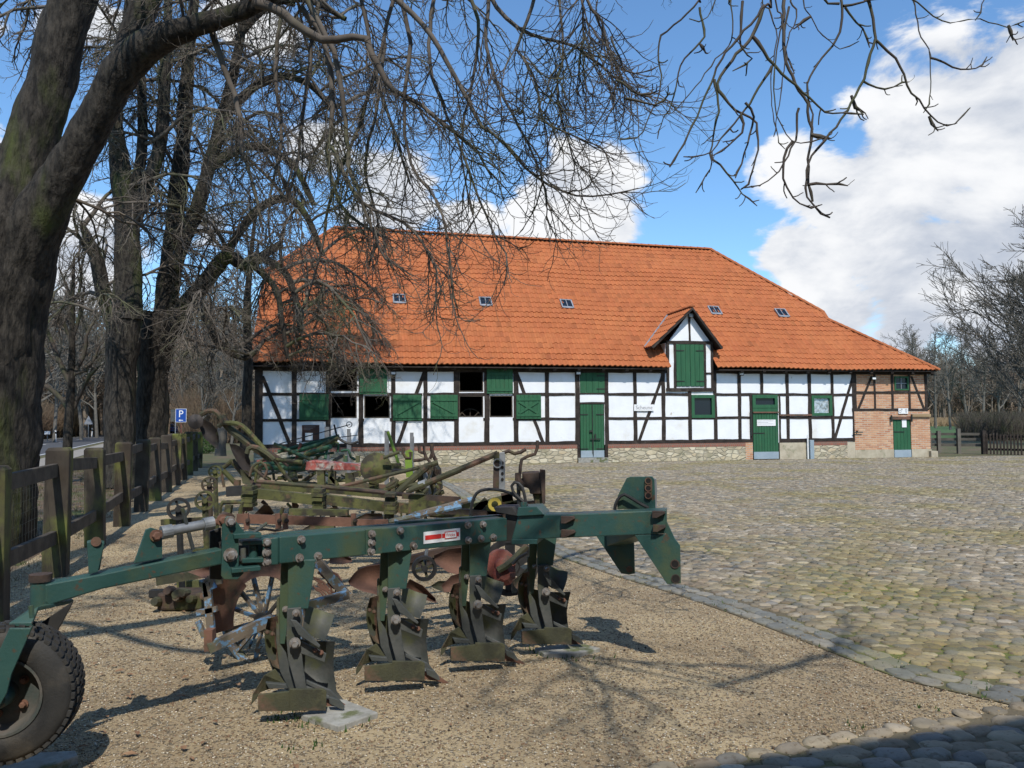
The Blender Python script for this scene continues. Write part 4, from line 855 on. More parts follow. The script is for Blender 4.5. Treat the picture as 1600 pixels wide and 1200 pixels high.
twin('bare mossy forked tree right beside the blue parking sign, its twigs hanging over the roof', [[(238, 745, 29), (237, 690, 23), (238, 600, 23), (242, 535, 29), (250, 490, 28)]],
     [[(255, 520, 22), (266, 417, 16), (278, 292, 13), (287, 208, 12), (292, 125, 11), (297, 60, 9), (310, -60, 7), (320, -180, 4)], [(262, 450, 13), (285, 380, 11), (308, 325, 11), (330, 250, 10), (346, 187, 9), (362, 125, 8), (375, 62, 7), (392, -60, 5), (400, -160, 3)],
      [(262, 520, 20), (293, 473, 14), (326, 433, 12), (355, 402, 11), (385, 415, 9), (410, 400, 7), (440, 380, 5)], [(300, 465, 8), (325, 500, 7), (345, 540, 6), (380, 560, 4), (400, 550, 3)],
      [(340, 200, 8), (380, 150, 7), (430, 120, 6), (480, 130, 5), (520, 170, 4)], [(330, 260, 8), (380, 230, 7), (420, 235, 6), (460, 260, 5), (490, 320, 4)], [(350, 400, 7), (400, 330, 7), (450, 310, 6), (480, 340, 5), (505, 400, 4)], [(400, 400, 6), (440, 420, 6), (460, 460, 5), (470, 520, 4)],
      [(390, 410, 5), (430, 450, 5), (440, 500, 4), (450, 560, 3)], [(370, 60, 6), (420, 10, 5), (480, 0, 5), (540, 30, 4)]], 20.5, 72, 33, (.12, 0), (250, 740))
# ---- overhead tree just out of frame on the left, its twigs hang in at the top right
rnd.seed(5)
t0 = thing('chestnut_tree', 'bare tree whose twigs hang into the sky at the top right', 'tree', (-4.1, 1.2, 0))
trunk0 = [([(-4.1, 1.2, -.1), (-4.1, 1.2, .6), (-4.05, 1.25, 2), (-3.9, 1.3, 3.4), (-3.7, 1.3, 5), (-3.6, 1.2, 7), (-3.7, 1., 9.5), (-3.5, .8, 12)], [.6, .48, .44, .42, .34, .27, .2, .1]),
          ([(-3.95, 1.3, 3.2), (-3., 1.7, 4.6), (-1.7, 2.0, 5.5), (-.4, 2.9, 6.4), (.9, 3.4, 6.0), (1.9, 4.5, 6.2), (3.1, 4.7, 5.5)], [.24, .11, .075, .055, .045, .035, .015]),
          ([(-3.7, 1.3, 5), (-2.6, .9, 6.6), (-1.2, .4, 6.2), (.3, .9, 5.8), (1.1, .5, 5.9), (1.9, .3, 5.4)], [.17, .05, .036, .026, .018, .01]), ([(-3.6, 1.2, 6.5), (-2.9, 2.6, 8), (-2.1, 3.6, 9.), (-1.2, 4.2, 9.6)], [.18, .12, .08, .04])]
bigtubes('trunk', trunk0, 'bark', t0, 24, .12, .08)
T = []
tr = [[(250, -60), (250, 0), (160, 90), (80, 160), (75, 250), (90, 330), (60, 440), (0, 560), (-80, 580)], [(245, 30), (270, 140), (240, 190), (170, 270), (140, 400), (70, 570)], [(375, -80), (380, 0), (380, 160), (300, 270), (200, 400), (130, 470), (60, 480), (30, 465)],
      [(540, -60), (520, 20), (400, 170), (330, 270), (280, 380), (200, 560), (125, 690)], [(590, -120), (600, 0), (600, 200), (640, 330), (690, 420), (715, 560), (700, 680), (710, 800), (720, 830)], [(845, -90), (840, 0), (830, 140), (760, 240), (700, 350), (720, 480), (715, 540)],
      [(940, -60), (955, 0), (980, 160), (950, 240), (930, 330), (860, 460), (780, 570), (700, 680), (690, 760), (700, 830), (780, 905)], [(980, 160), (1070, 250), (1130, 380), (1200, 470), (1260, 515), (1310, 515), (1370, 455)], [(1130, -60), (1140, 0), (1170, 150), (1210, 240), (1205, 440), (1190, 460)],
      [(1210, 240), (1350, 290), (1420, 275), (1440, 245)], [(1100, -50), (1150, 0), (1260, 90), (1400, 80), (1530, 110), (1600, 90)], [(1450, -70), (1435, 0), (1400, 80)], [(525, -30), (540, 30), (570, 150), (550, 300), (550, 450), (580, 600), (595, 620)],
      [(520, 20), (470, 150), (400, 230), (330, 330), (330, 380), (400, 460), (480, 510), (490, 620), (460, 740), (430, 785)], [(470, 150), (550, 260), (640, 350), (700, 400), (770, 470), (840, 475), (920, 470)], [(310, 330), (325, 450), (290, 640), (300, 690), (240, 795)], [(290, 640), (380, 740), (430, 810), (480, 850)],
      [(550, 270), (480, 400), (420, 480), (320, 600), (290, 640), (190, 655)], [(420, 480), (430, 540), (380, 600), (310, 650)], [(705, -60), (710, 70), (780, 160), (830, 205), (900, 180)], [(660, 450), (640, 600), (550, 740), (435, 785)], [(640, 590), (600, 650), (600, 760), (680, 855), (750, 860)],
      [(440, 430), (470, 470), (460, 560), (400, 740)], [(930, 340), (1010, 370), (1115, 340)], [(850, 30), (920, 110), (960, 190)], [(560, -60), (590, 80), (560, 300), (570, 480), (640, 590), (750, 580)], [(650, -80), (655, 60), (610, 180), (600, 300), (560, 560)], [(620, 30), (600, 180), (640, 300)], [(830, 20), (760, 0), (750, -60)], [(850, 25), (960, 0), (990, -50)],
      [(710, 70), (650, 110)], [(340, -50), (270, 80), (215, 82)], [(425, 0), (420, 200), (470, 240), (400, 290)], [(880, 400), (900, 460), (930, 465)], [(-120, 150), (-60, 290), (20, 300), (70, 280)], [(-100, 330), (0, 395), (75, 380)], [(-60, 410), (60, 435), (125, 390)], [(1535, 110), (1555, 155)], [(1200, 480), (1240, 540)], [(715, 560), (795, 575)], [(700, 770), (780, 765), (860, 770)], [(250, 180), (270, 215)]]
st2 = [None, None, None, dict(n=4, w=.2, g0=.1, g1=.25, k=3, ang=(.5, 1.1), L=.10, r=.0045, re=.7)]
lim = trunk0[1][0]
for i, t_ in enumerate(tr):
    lst = [(1000+a/2.667, b/2.667, 1) for a, b in t_]; D = 4.7+.5*math.sin(i*1.7)
    if i in (7, 9): D = 4.7+.5*math.sin((i-1)*1.7)
    pts, _ = px3(lst, D)
    r0_ = .9*{4: .018, 3: .012, 6: .013, 5: .014, 0: .010, 13: .011, 14: .009}.get(i, .0075)
    if t_[0][1] < 0:      # reaches up to the limb out of frame
        q = V(pts[0]); c_ = min(resample(*trunk0[1], .1)[0], key=lambda w_: np.linalg.norm(w_-q)); pts = [tuple(c_), tuple((c_+q)/2+V((rnd.uniform(-.1, .1), 0, .12)))]+pts
    P_, R_ = resample(pts, [1]*len(pts), .05); R_ = np.linspace(r0_*1.25, r0_*.42, len(P_)); P_ = P_+nrg.normal(0, .0035, P_.shape)
    P_[-1] += (P_[-1]-P_[-2])*.3; R_ = R_*(1+.28*(nrg.random(len(R_)) < .12)); R_[-2] = R_[-3]*1.5
    T.append(([tuple(q) for q in P_], list(R_)))
    children(T, T[-1][0], T[-1][1], 3, st2, .2, t0=.45, k=4)
for a, b_, k in ((trunk0[2], None, 16), (trunk0[3], None, 7), (trunk0[0], None, 9), (trunk0[1], None, 5)):
    for j in range(k):
        i = rnd.randint(2, len(a[0])-1); d = nrm(V((rnd.uniform(-.6, 1), rnd.uniform(-.9, .4), rnd.uniform(.1, .9)))); grow(T, a[0][i], tuple(d), rnd.uniform(1.4, 3), .024, 0, [dict(droop[0], g1=-.02), dict(droop[1], k=7, g0=0, g1=.05), dict(droop[2], k=4, g0=0), dict(droop[3], k=2)])
crown('crown', T, 'twigdark', t0, (.03, .003)); print('tree0', len(T))
# ---- young tree beyond the fence
rnd.seed(9)
up_ = [dict(n=7, w=.07, g0=.08, g1=.05, re=.4, t0=.2), dict(n=6, w=.10, g0=.08, g1=.03, k=7, ang=(.4, .8), ratio=.5, r=.018, re=.4), dict(n=5, w=.13, g0=.05, g1=.08, k=5, ang=(.4, .8), ratio=.45, r=.009, re=.6), dict(n=4, w=.15, g0=.05, g1=.05, k=3, ang=(.4, .9), ratio=.45, r=.006, re=.7)]
tb = P(105, 735, 21); tb[2] = 0; t = thing('young_tree', 'slim young bare tree standing between the road and the wooden fence', 'tree', tb)
bigtubes('trunk', [px3([(104, 745, 8.5), (106, 680, 7), (110, 620, 6.5), (112, 560, 5), (113, 500, 4), (114, 450, 3), (116, 400, 1.5)], 21)], 'bark', t, 14, .15, .08)
T = []
for lst in [[(108, 640, 4.5), (90, 615, 3.8), (62, 590, 2.5), (40, 570, 1.5)], [(108, 650, 4), (120, 620, 3.6), (140, 590, 3), (158, 575, 1.5)], [(110, 600, 4.5), (95, 560, 3.8), (80, 520, 3), (68, 490, 2)], [(112, 590, 4), (128, 550, 3.5), (136, 520, 2.5), (145, 480, 1.5)], [(112, 560, 3.5), (104, 520, 3), (92, 470, 2), (84, 440, 1.2)],
            [(113, 530, 3.2), (125, 490, 2.5), (140, 450, 1.5)], [(112, 585, 3), (135, 575, 2.5), (150, 540, 1.5)], [(113, 500, 3), (108, 460, 2), (100, 420, 1.2)], [(114, 480, 2.5), (125, 440, 2), (132, 400, 1)]]:
    pts, rs = px3(lst, 21); pts = [(a, b+rnd.uniform(-.6, .6)*i/3, c) for i, (a, b, c) in enumerate(pts)]; P_, R_ = resample(pts, rs, .3); T.append(([tuple(q) for q in P_], list(R_))); children(T, T[-1][0], T[-1][1], 2, up_[:2]+[dict(up_[2], k=9, L=1.0, r=.012), dict(up_[3], k=4, L=.5)], 1.4, .2)
crown('crown', T, 'twigdark', t, (.03, .012))
# mossy trunk beside the barn gable
tb = P(387, 700, 25.5); tb[2] = 0; t = thing('mossy_tree', 'thin pale mossy tree trunk right beside the barn gable corner', 'tree', tb)
bigtubes('trunk', [px3([(378, 720, 10), (384, 690, 8), (386, 620, 7.5), (388, 560, 7), (386, 480, 6), (392, 400, 4), (400, 330, 2)], 25.5)], 'bark', t, 14, .15, .08)
T = []
for j in range(11):
    p = P(387, rnd.uniform(340, 540), 25.5); grow(T, tuple(p), tuple(nrm(V((rnd.uniform(-1, .7), rnd.uniform(-.9, .3), rnd.uniform(.1, .7))))), rnd.uniform(1, 2.4), .03, 0, [droop[0], dict(droop[1], k=7), dict(droop[2], k=5)])
crown('crown', T, 'twig', t, (.03, .012))
tb = P(345, 700, 30); tb[2] = 0; t = thing('pale_tree_stump', 'pale sunlit broken tree trunk left of the barn', 'stump', tb)
bigtubes('trunk', [px3([(345, 712, 10), (346, 695, 8), (347, 672, 8), (348, 664, 5)], 30)], 'greybark', t, 14, .1, .1)
# ---- prototypes of bare trees for the distance
def proto(seed, Hh, spread, twn, kind=0):
    rnd.seed(seed); T = []; st = [dict(n=8, w=.05, g0=.02, g1=.0, re=.25, t0=.22), dict(n=7, w=.12, g0=.06, g1=.02, k=15, ang=(.45, 1.0), ratio=.42*spread, r=.13, re=.3, t0=.2), dict(n=5, w=.15, g0=.02, g1=.04, k=8, ang=(.4, .9), ratio=.42, r=.055, re=.4, t0=.15), dict(n=4, w=.18, g0=.02, g1=.03, k=twn, ang=(.4, .95), ratio=.48, r=.028, re=.6)]
    grow(T, (0, 0, -.2), (0, 0, 1), Hh, .015*Hh, 0, st); return T
def protomesh(T, tr_name, cr_name, m, thick=1.):
    v1, f1 = tubes([(T[0][0], T[0][1])], 8); T2 = [(p, [max(q*thick, .02) for q in r]) for p, r in T[1:]]; v2, f2 = tubes(T2, 3); return (v1, f1), (v2, f2)
PR = [protomesh(proto(50+i, 13, (1.0, 1.15, .85, 1.2)[i % 4], 7), 'a', 'b', 'twig') for i in range(4)]
pm = []
for (v1, f1), (v2, f2) in PR:
    a = mk('trunk', v1, f1, 'greybark', smooth=True); b = mk('crown', v2, f2, 'greybark'); pm.append((a.data, b.data)); bpy.data.objects.remove(a); bpy.data.objects.remove(b)
def faraway(x, y, s, k, label, group, name='bare_tree', rz=0):
    t = thing(name, label, 'tree', (x, y, 0), rz, group); t.scale = (s, s, s)
    for nm, me in zip(('trunk', 'crown'), pm[k]): o = bpy.data.objects.new(nm, me); link(o); o.parent = t
ORD = ['first', 'second', 'third', 'fourth', 'fifth', 'sixth', 'seventh', 'eighth', 'ninth', 'tenth', 'eleventh', 'twelfth']
for i, (px_, D, s) in enumerate([(1425, 150, 1.25), (1440, 118, 1.0), (1462, 135, 1.15), (1485, 112, .95), (1512, 140, 1.25), (1538, 120, 1.05), (1562, 105, .85), (1592, 125, 1.1)]):
    q = P(px_, 660, D); faraway(q[0], q[1], s, i % 4, ORD[i]+' from the barn of the bare trees beyond the green field', 'bare trees beyond the field right of the barn', rz=i*1.3)
for i, (px_, D, s) in enumerate([(20, 62, 1.0), (62, 75, 1.1), (85, 68, .85), (128, 78, 1.0), (152, 90, 1.05), (232, 105, 1.15), (290, 70, .55), (305, 110, 1.2), (318, 60, .55), (338, 84, .9), (362, 58, .55)]):
    q = P(px_, 660, D); faraway(q[0], q[1], s, (i+1) % 4, ORD[i]+' from the left of the bare trees across the road', 'bare trees along the far side of the road', rz=i*2.1)
# large spreading tree at the right edge
rnd.seed(77); q = P(1622, 690, 47); t = thing('spreading_tree', 'large bare tree with fine fanning twigs at the right edge behind the dark fence', 'tree', (q[0], q[1], 0)); T = []
st = [dict(n=8, w=.05, g0=.02, g1=.0, re=.3, t0=.12), dict(n=9, w=.09, g0=.025, g1=-.01, k=42, ang=(.45, 1.3), ratio=.80, r=.06, re=.25, t0=.15), dict(n=6, w=.11, g0=.03, g1=.02, k=16, ang=(.35, .85), ratio=.40, r=.030, re=.4, t0=.1), dict(n=5, w=.13, g0=.02, g1=.03, k=11, ang=(.35, .8), ratio=.45, r=.015, re=.6)]
grow(T, (q[0], q[1], -.2), (0, 0, 1), 9.6, .30, 0, st); bigtubes('trunk', [T[0]], 'greybark', t, 12, .5, .06); crown('crown', [(p, [max(x, .014) for x in r]) for p, r in T[1:]], 'greybark', t, (.06, .03)); print('big right', len(T))
# woods in the distance: one mass each
def wood(name, label, spots, m, seed):
    rs_ = np.random.default_rng(seed); VS = []; FS = []; off = 0
    for (x, y, s) in spots:
        k = rs_.integers(0, 4); a = rs_.uniform(0, 6.28); c, q_ = math.cos(a), math.sin(a)
        for v, f in PR[k]:
            w_ = v*s*np.array([1, 1, rs_.uniform(.85, 1.15)]); w_ = np.stack([w_[:, 0]*c-w_[:, 1]*q_+x, w_[:, 0]*q_+w_[:, 1]*c+y, w_[:, 2]], -1); VS.append(w_); FS.append(f+off); off += len(v)
    # pad quads only
    o = mk(name, np.concatenate(VS), np.concatenate(FS), m); tag(o, label, 'woodland', kind='stuff'); return o
rnd.seed(3)
sp = []
M['woodtwig'] = mat('far_twigs', (.16, .13, .095), (.23, .185, .135), .08, .95, c3=(.20, .145, .105), s3=.05, t3=.52, w3=.1)  # tones lightened so the colour itself carries distance haze
for i in range(230):
    px_ = rnd.uniform(-160, 470); D = rnd.uniform(88, 140)+(25 if 225 < px_ < 300 else 0); q = P(px_, 660, D); sp.append((q[0], q[1], rnd.uniform(.75, 1.35)))
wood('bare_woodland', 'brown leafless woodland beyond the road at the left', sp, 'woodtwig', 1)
sp = []
for i in range(130):
    q = P(rnd.uniform(1390, 1720), 660, rnd.uniform(180, 225)); sp.append((q[0], q[1], rnd.uniform(.9, 1.3)))
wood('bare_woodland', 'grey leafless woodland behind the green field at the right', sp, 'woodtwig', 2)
def scrubmass(name, label, n, fx, h, m, seed, w=.03):
    r_ = random.Random(seed); L_ = []
    for i in range(n):
        x, y = fx(r_); hh = h*r_.uniform(.4, 1.15)
        for k in range(5):
            dx, dy = r_.gauss(0, hh*.3), r_.gauss(0, hh*.3); ww = w*r_.uniform(.5, 1.2); L_.append(([(x, y, 0), (x+dx*.4, y+dy*.4, hh*.5), (x+dx+r_.gauss(0, .1), y+dy, hh)], [ww, ww*.7, ww*.3]))
    v, f = tubes(L_, 3); o = mk(name, v, f, m); tag(o, label, 'undergrowth', kind='stuff'); return o
def fx1(r_):
    y = r_.uniform(20, 135); return roadx(-15.5-r_.random()**1.5*26, y)+(0 if y < 75 else .0023*(y-75)**2), y
scrubmass('undergrowth', 'brown tangled undergrowth along the far side of the road', 17000, fx1, 3.6, 'scrub', 1)
def fx2(r_): q = P(r_.uniform(290, 480), 660, r_.uniform(62, 120)); return q[0], q[1]
scrubmass('undergrowth', 'brown bushes between the road and the barn gable', 6500, fx2, 4.0, 'scrub', 2)
def fx3(r_): q = P(r_.uniform(1395, 1720), 660, r_.uniform(165, 190)); return q[0], q[1]
scrubmass('dry_reeds', 'pale dry reeds behind the green field at the right', 5200, fx3, 1.7, 'reed', 3, .05)
def fx4(r_): q = P(r_.uniform(1500, 1720), 660, r_.uniform(55, 85)); return q[0], q[1]
scrubmass('undergrowth', 'dark thicket behind the picket fence at the right', 3200, fx4, 1.9, 'twigdark', 4, .02)

def fx5(r_): q = P(r_.uniform(-300, 480), 660, r_.uniform(150, 185)); return q[0], q[1]
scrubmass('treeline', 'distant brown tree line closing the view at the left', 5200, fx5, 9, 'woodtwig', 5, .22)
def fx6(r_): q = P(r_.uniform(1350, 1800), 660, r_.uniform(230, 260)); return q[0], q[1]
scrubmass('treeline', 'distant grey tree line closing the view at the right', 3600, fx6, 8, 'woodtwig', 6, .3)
# ---- round clipped bush
q = G(322, 708); vs = []; fs = []
for i in range(3200):
    a = nrm(nrg.normal(0, 1, 3)); r_ = .45*rnd.uniform(.75, 1.05)*(1+.12*math.sin(a[0]*7+a[2]*5)); c = V((q[0], q[1], .42))+a*V((r_*1.1, r_*1.1, r_)); t_ = nrm(nrg.normal(0, 1, 3))*.03; u_ = nrm(np.cross(t_, nrg.normal(0, 1, 3)))*.018; b = len(vs); vs += [c-t_, c+u_, c+t_, c-u_]; fs.append((b, b+1, b+2, b+3))
o = mk('round_bush', vs, fs, 'moss'); tag(o, 'small round dark green bush at the end of the wooden fence', 'bush')
# ================================================================ FENCES, ROAD THINGS
fen = thing('wooden_fence', 'mossy post and rail wooden fence running back along the left side', 'fence', (-4.0, 6.1, 0))
FX = lambda y: -2.0-.318*y; fd = nrm(V((-.318, 1, 0))); fn = V((fd[1], -fd[0], 0))
ps = []
for k in range(-3, 12):
    y = 6.1+1.95*k; lean = rnd.uniform(-.05, .05); c = V((FX(y), y, 0)); hgt = (1.16 if k <= 0 else 1.23)+rnd.uniform(-.03, .04); w = .108; o_ = []
    for z, e in ((-.1, 0), (hgt-.03, 0), (hgt, .02)):
        for i, j in ((-1, -1), (1, -1), (1, 1), (-1, 1)): o_.append(c+fd*i*(w*.85-e)+fn*j*(w-e)+V((lean*z*.6, 0, z)))
    fs = [(0, 3, 2, 1), (8, 9, 10, 11)]+[(r*4+i, r*4+(i+1) % 4, (r+1)*4+(i+1) % 4, (r+1)*4+i) for r in (0, 1) for i in range(4)]
    mk('post', o_, fs, 'wood', fen, bev=.008); ps.append(c)
for a, b_ in zip(ps[:-1], ps[1:]):
    for z in (1.06, .40):
        z0, z1 = z+rnd.uniform(-.05, .05), z+rnd.uniform(-.05, .05); MB().beam(a+fd*.11+V((0, 0, z0)), b_-fd*.11+V((0, 0, z1)), .055, .135, (0, 0, 1)).build('rail', 'rail', fen, bev=.006)
L_ = []
for i in range(2, 7):
    a, b_ = ps[i]-fn*.09, ps[i+1]-fn*.09; Ln = np.linalg.norm(b_-a)
    for k in range(int(Ln/.10)): p = a+(b_-a)*k*.10/Ln; L_.append(([tuple(p+V((0, 0, .02))), tuple(p+V((0, 0, .55))), tuple(p+V((0, 0, 1.02)))], [.0010]*3))
    for k in range(11): z = .02+.1*k; L_.append(([tuple(a+V((0, 0, z))), tuple((a+b_)/2+V((0, 0, z-.01))), tuple(b_+V((0, 0, z)))], [.0010]*3))
v, f = tubes(L_, 3); mk('wire_netting', v, f, 'rim', fen)
# right side: rail fence, picket fence
q0, q1 = P(1452, 690, 36), P(1537, 690, 34.5); rf = thing('rail_fence', 'grey weathered rail fence between the barn and the dark picket fence', 'fence', (q0[0], q0[1], 0)); q0[2] = q1[2] = 0
for t_ in (0, .18, .55, 1.0): c = q0+(q1-q0)*t_; MB().box((c[0]-.07, c[1]-.07, -.3), (c[0]+.07, c[1]+.07, .98+.1*(t_ == .55))).build('post', 'greybark', rf)
for z in (.35, .6, .83): MB().beam(q0+V((0, .08, z)), q1+V((0, .08, z+rnd.uniform(-.03, .03))), .05, .11).build('rail', 'greybark', rf)
p0, p1 = P(1537, 690, 34.4), P(1700, 690, 31.5); p0[2] = p1[2] = 0; pf = thing('picket_fence', 'dark picket fence at the right edge of the yard', 'fence', (p0[0], p0[1], 0)); Ln = np.linalg.norm(p1-p0); dd = (p1-p0)/Ln
for k in range(3): MB().beam(p0+dd*(Ln*k/2)+V((0, 0, -.3)), p0+dd*(Ln*k/2)+V((0, 0, 1.0)), .16, .16, (0, 1, 0)).build('post', 'timber', pf)
for z in (.2, .75): MB().beam(p0+V((0, .05, z)), p1+V((0, .05, z)), .04, .09).build('rail', 'timber', pf)
for k in range(int(Ln/.13)): c = p0+dd*k*.13; MB().beam(c+V((0, 0, -.1)), c+V((0, 0, .86+rnd.uniform(-.04, .05))), .07, .02, (0, 1, 0)).build('picket', 'timber', pf)
# delineator posts
for px_, y0_, D in ((86, 668, 68), (143.5, 669, 96), (205, 671, 45)):
    q = P(px_, 680, D); q[2] = 0; d_ = thing('delineator_post', ('white roadside marker post left of the small white plate', 'white roadside marker post beside the triangular sign', 'white roadside marker post hidden between trunks')[(86, 143.5, 205).index(px_)] , 'marker post', q, group=None)
    MB().prism([q+V((-.07, 0, 0)), q+V((.07, 0, 0)), q+V((.07, 0, .95)), q+V((-.07, 0, 1.05))], (0, .1, 0)).build('post', 'white', d_); MB().box((q[0]-.075, q[1]-.01, .72), (q[0]+.075, q[1]+.11, .9)).build('black_band', 'hose', d_)
    if px_ == 205: [bpy.data.objects.remove(c) for c in list(d_.children)]; bpy.data.objects.remove(d_)
q = P(74, 680, 68); o_ = thing('kilometre_plate', 'small white plate on a short pole at the roadside', 'road sign', (q[0], q[1], 0)); MB().box((q[0]-.02, q[1], 0), (q[0]+.02, q[1]+.04, .7)).build('pole', 'galv', o_); MB().box((q[0]-.25, q[1]-.02, .68), (q[0]+.25, q[1], .95)).build('plate', 'white', o_)
q = P(138, 680, 84); o_ = thing('warning_sign', 'triangular road sign seen from behind on a tall grey pole', 'road sign', (q[0], q[1], 0)); MB().tube([(q[0], q[1], 0), (q[0], q[1], 2.3)], .035).build('pole', 'galv', o_); MB().prism([(q[0]-.5, q[1]-.03, 1.5), (q[0]+.5, q[1]-.03, 1.5), (q[0], q[1]-.03, 2.4)], (0, .02, 0)).build('plate', 'lead', o_)
q = P(282.5, 680, 50); x, y = q[0], q[1]; o_ = thing('parking_sign', 'blue parking sign with a white P beside the road', 'road sign', (x, y, 0)); MB().tube([(x, y+.04, 0), (x, y+.04, 2.35)], .035).build('pole', 'redcast', o_)
pl = MB().box((x-.32, y-.02, 1.62), (x+.32, y, 2.42)).build('plate', 'signblue', o_); MB().box((x-.34, y-.018, 1.60), (x+.34, y-.002, 2.44)).build('border', 'white', pl)
textmesh('P', .62, 'sign_letter', 'white', pl, (x, y-.025, 2.1), (1, 0, 0), (0, 0, 1))
MB().prism([(x-.14, y-.026, 1.72), (x-.04, y-.026, 1.79), (x-.04, y-.026, 1.74), (x+.14, y-.026, 1.74), (x+.14, y-.026, 1.70), (x-.04, y-.026, 1.70), (x-.04, y-.026, 1.65)], (0, .004, 0)).build('arrow', 'white', pl)
q = P(273.5, 680, 53); x, y = q[0], q[1]; o_ = thing('grey_sign', 'grey back of a sign right behind the blue parking sign', 'road sign', (x, y, 0)); MB().tube([(x, y+.04, 0), (x, y+.04, 2.3)], .03).build('pole', 'galv', o_); MB().box((x-.3, y-.02, 1.65), (x+.3, y, 2.45)).build('plate', 'rim', o_)
def car(px_, D, m, label):
    q = P(px_, 665, D); x, y = q[0], q[1]; o_ = thing('parked_car', label, 'car', (x, y, 0), 0); b = MB(); W2 = .88
    sec = [(-2.1, .3, .75, 1), (-1.95, .25, .95, 1), (-1.2, .25, 1.0, 1), (1.1, .25, 1.0, 1), (2.0, .25, .85, 1), (2.15, .3, .7, .95)]
    vs_ = []
    for (yy, z0, z1, k) in sec:
        for (sx, zz) in ((-1, z0), (1, z0), (1, z1), (-1, z1)): vs_.append((x+sx*W2*k, y+yy, zz))
    fs_ = [(0, 1, 2, 3), (20, 23, 22, 21)]+[(r*4+i, (r+1)*4+i, (r+1)*4+(i+1) % 4, r*4+(i+1) % 4) for r in range(5) for i in range(4)]
    mk('body', vs_, fs_, m, o_, bev=.06)
    c = [(-1.6, 1.0, .84), (-.9, 1.45, .66), (.5, 1.45, .66), (1.15, 1.0, .84)]; vs_ = []
    for yy, z, w_ in c: vs_ += [(x-w_, y+yy, z), (x+w_, y+yy, z)]
    vs_ += [(x-.84, y-1.6, .98), (x+.84, y-1.6, .98), (x-.84, y+1.15, .98), (x+.84, y+1.15, .98)]
    mk('cabin', vs_, [(0, 1, 3, 2), (2, 3, 5, 4), (4, 5, 7, 6), (0, 2, 4, 6), (1, 7, 5, 3)], 'carglass', o_); MB().box((x-.64, y-.85, 1.44), (x+.64, y+.45, 1.49)).build('roof', m, o_, bev=.02)
    for sx in (-1, 1):
        for yy in (-1.3, 1.3): w_ = MB().lathe((x+sx*.78, y+yy, .32), (1, 0, 0), [(.2, -.1), (.32, -.1), (.32, .1), (.2, .1)], 14, close=True).build('wheel', 'rubber', o_)
        MB().box((x+sx*.7-.13, y-2.14, .62), (x+sx*.7+.13, y-2.05, .78)).build('tail_light', 'carred', o_)
    MB().box((x-.26, y-2.13, .5), (x+.26, y-2.09, .62)).build('number_plate', 'white', o_)
car(270, 130, 'carblue', 'dark blue car on the distant road, in front'); car(262, 138, 'carsilver', 'silver car on the distant road, left of the blue one'); car(281, 140, 'carred', 'red car on the distant road, right of the blue one')
# ---- the house behind the viewpoint that shades the cobbles
e0 = V((3.47, -.69, 6)); ed = nrm(V((2.08, .65, 0))); en = V((ed[1], -ed[0], 0))
hs = thing('farm_house', 'farmhouse behind the viewpoint whose roof shades the corner cobbles', 'house', tuple(e0*V((1, 1, 0))+en*5))
a, b_ = e0-ed*9, e0+ed*16
MB().prism([a+en*.8-V((0, 0, 6.1)), b_+en*.8-V((0, 0, 6.1)), b_+en*.8+V((0, 0, .3)), a+en*.8+V((0, 0, .3))], en*9).build('wall', 'brick', hs)
MB().prism([a, a+en*5.3+V((0, 0, 4.2)), a+en*10.6], ed*25).build('roof', 'tile', hs)
for k in range(6):
    c = a+ed*(3+k*3.6)+en*.77; f_ = MB().prism([c-V((0, 0, 4.6)), c+ed*1.1-V((0, 0, 4.6)), c+ed*1.1-V((0, 0, 3.2)), c-V((0, 0, 3.2))], -en*.06).build('window', 'white', hs); c2 = c+ed*.1-en*.065; MB().prism([c2-V((0, 0, 4.5)), c2+ed*.9-V((0, 0, 4.5)), c2+ed*.9-V((0, 0, 3.3)), c2-V((0, 0, 3.3))], -en*.01).build('pane', 'glass', f_)
# ================================================================ MACHINES
class PL_:
    """vertical plane through ground point a with plan direction d: pixels become points on it"""
    def __init__(s, a, d): s.a = V((a[0], a[1], 0)); s.t = nrm(V((d[0], d[1], 0))); s.n = V((-s.t[1], s.t[0], 0)); s.n = s.n if s.n[1] > 0 else -s.n
    def q(s, px, py, off=0):
        d = ray(px, py); o = s.a+s.n*off; k = ((o-CAM)@s.n)/(d@s.n); return CAM+d*k
    def poly(s, pts, off=0, th=.02): return [s.q(x, y, off) for x, y in pts], s.n*th
    def plate(s, name, pts, m, par, off=0, th=.02, bev=.003, mb=None):
        p, t = s.poly(pts, off, th); b = mb or MB(); b.prism(p, t); return b if mb is not None else b.build(name, m, par, bev=bev)
def C5(x, y): return 260+x/3.1575, 780+y/3.1575
def C1(x, y): return x/3.2, 650+y/3.2
def C4(x, y): return 640+x/3.478, 680+y/3.478
def C3(x, y): return 280+x/3.636, 640+y/3.636
def C2(x, y): return x/3.43, 850+y/3.43
def mp(f, *pts): return [f(*p) for p in pts]
A0 = P(450, 850, 4.15); A1 = P(795, 830, 5.08)
pb = PL_(A0, A1-A0)
plough = thing('mounted_plough', 'large dark green plough with four hanging bodies and a rubber wheel, nearest the camera', 'plough', (-.3, 4.6, 0))
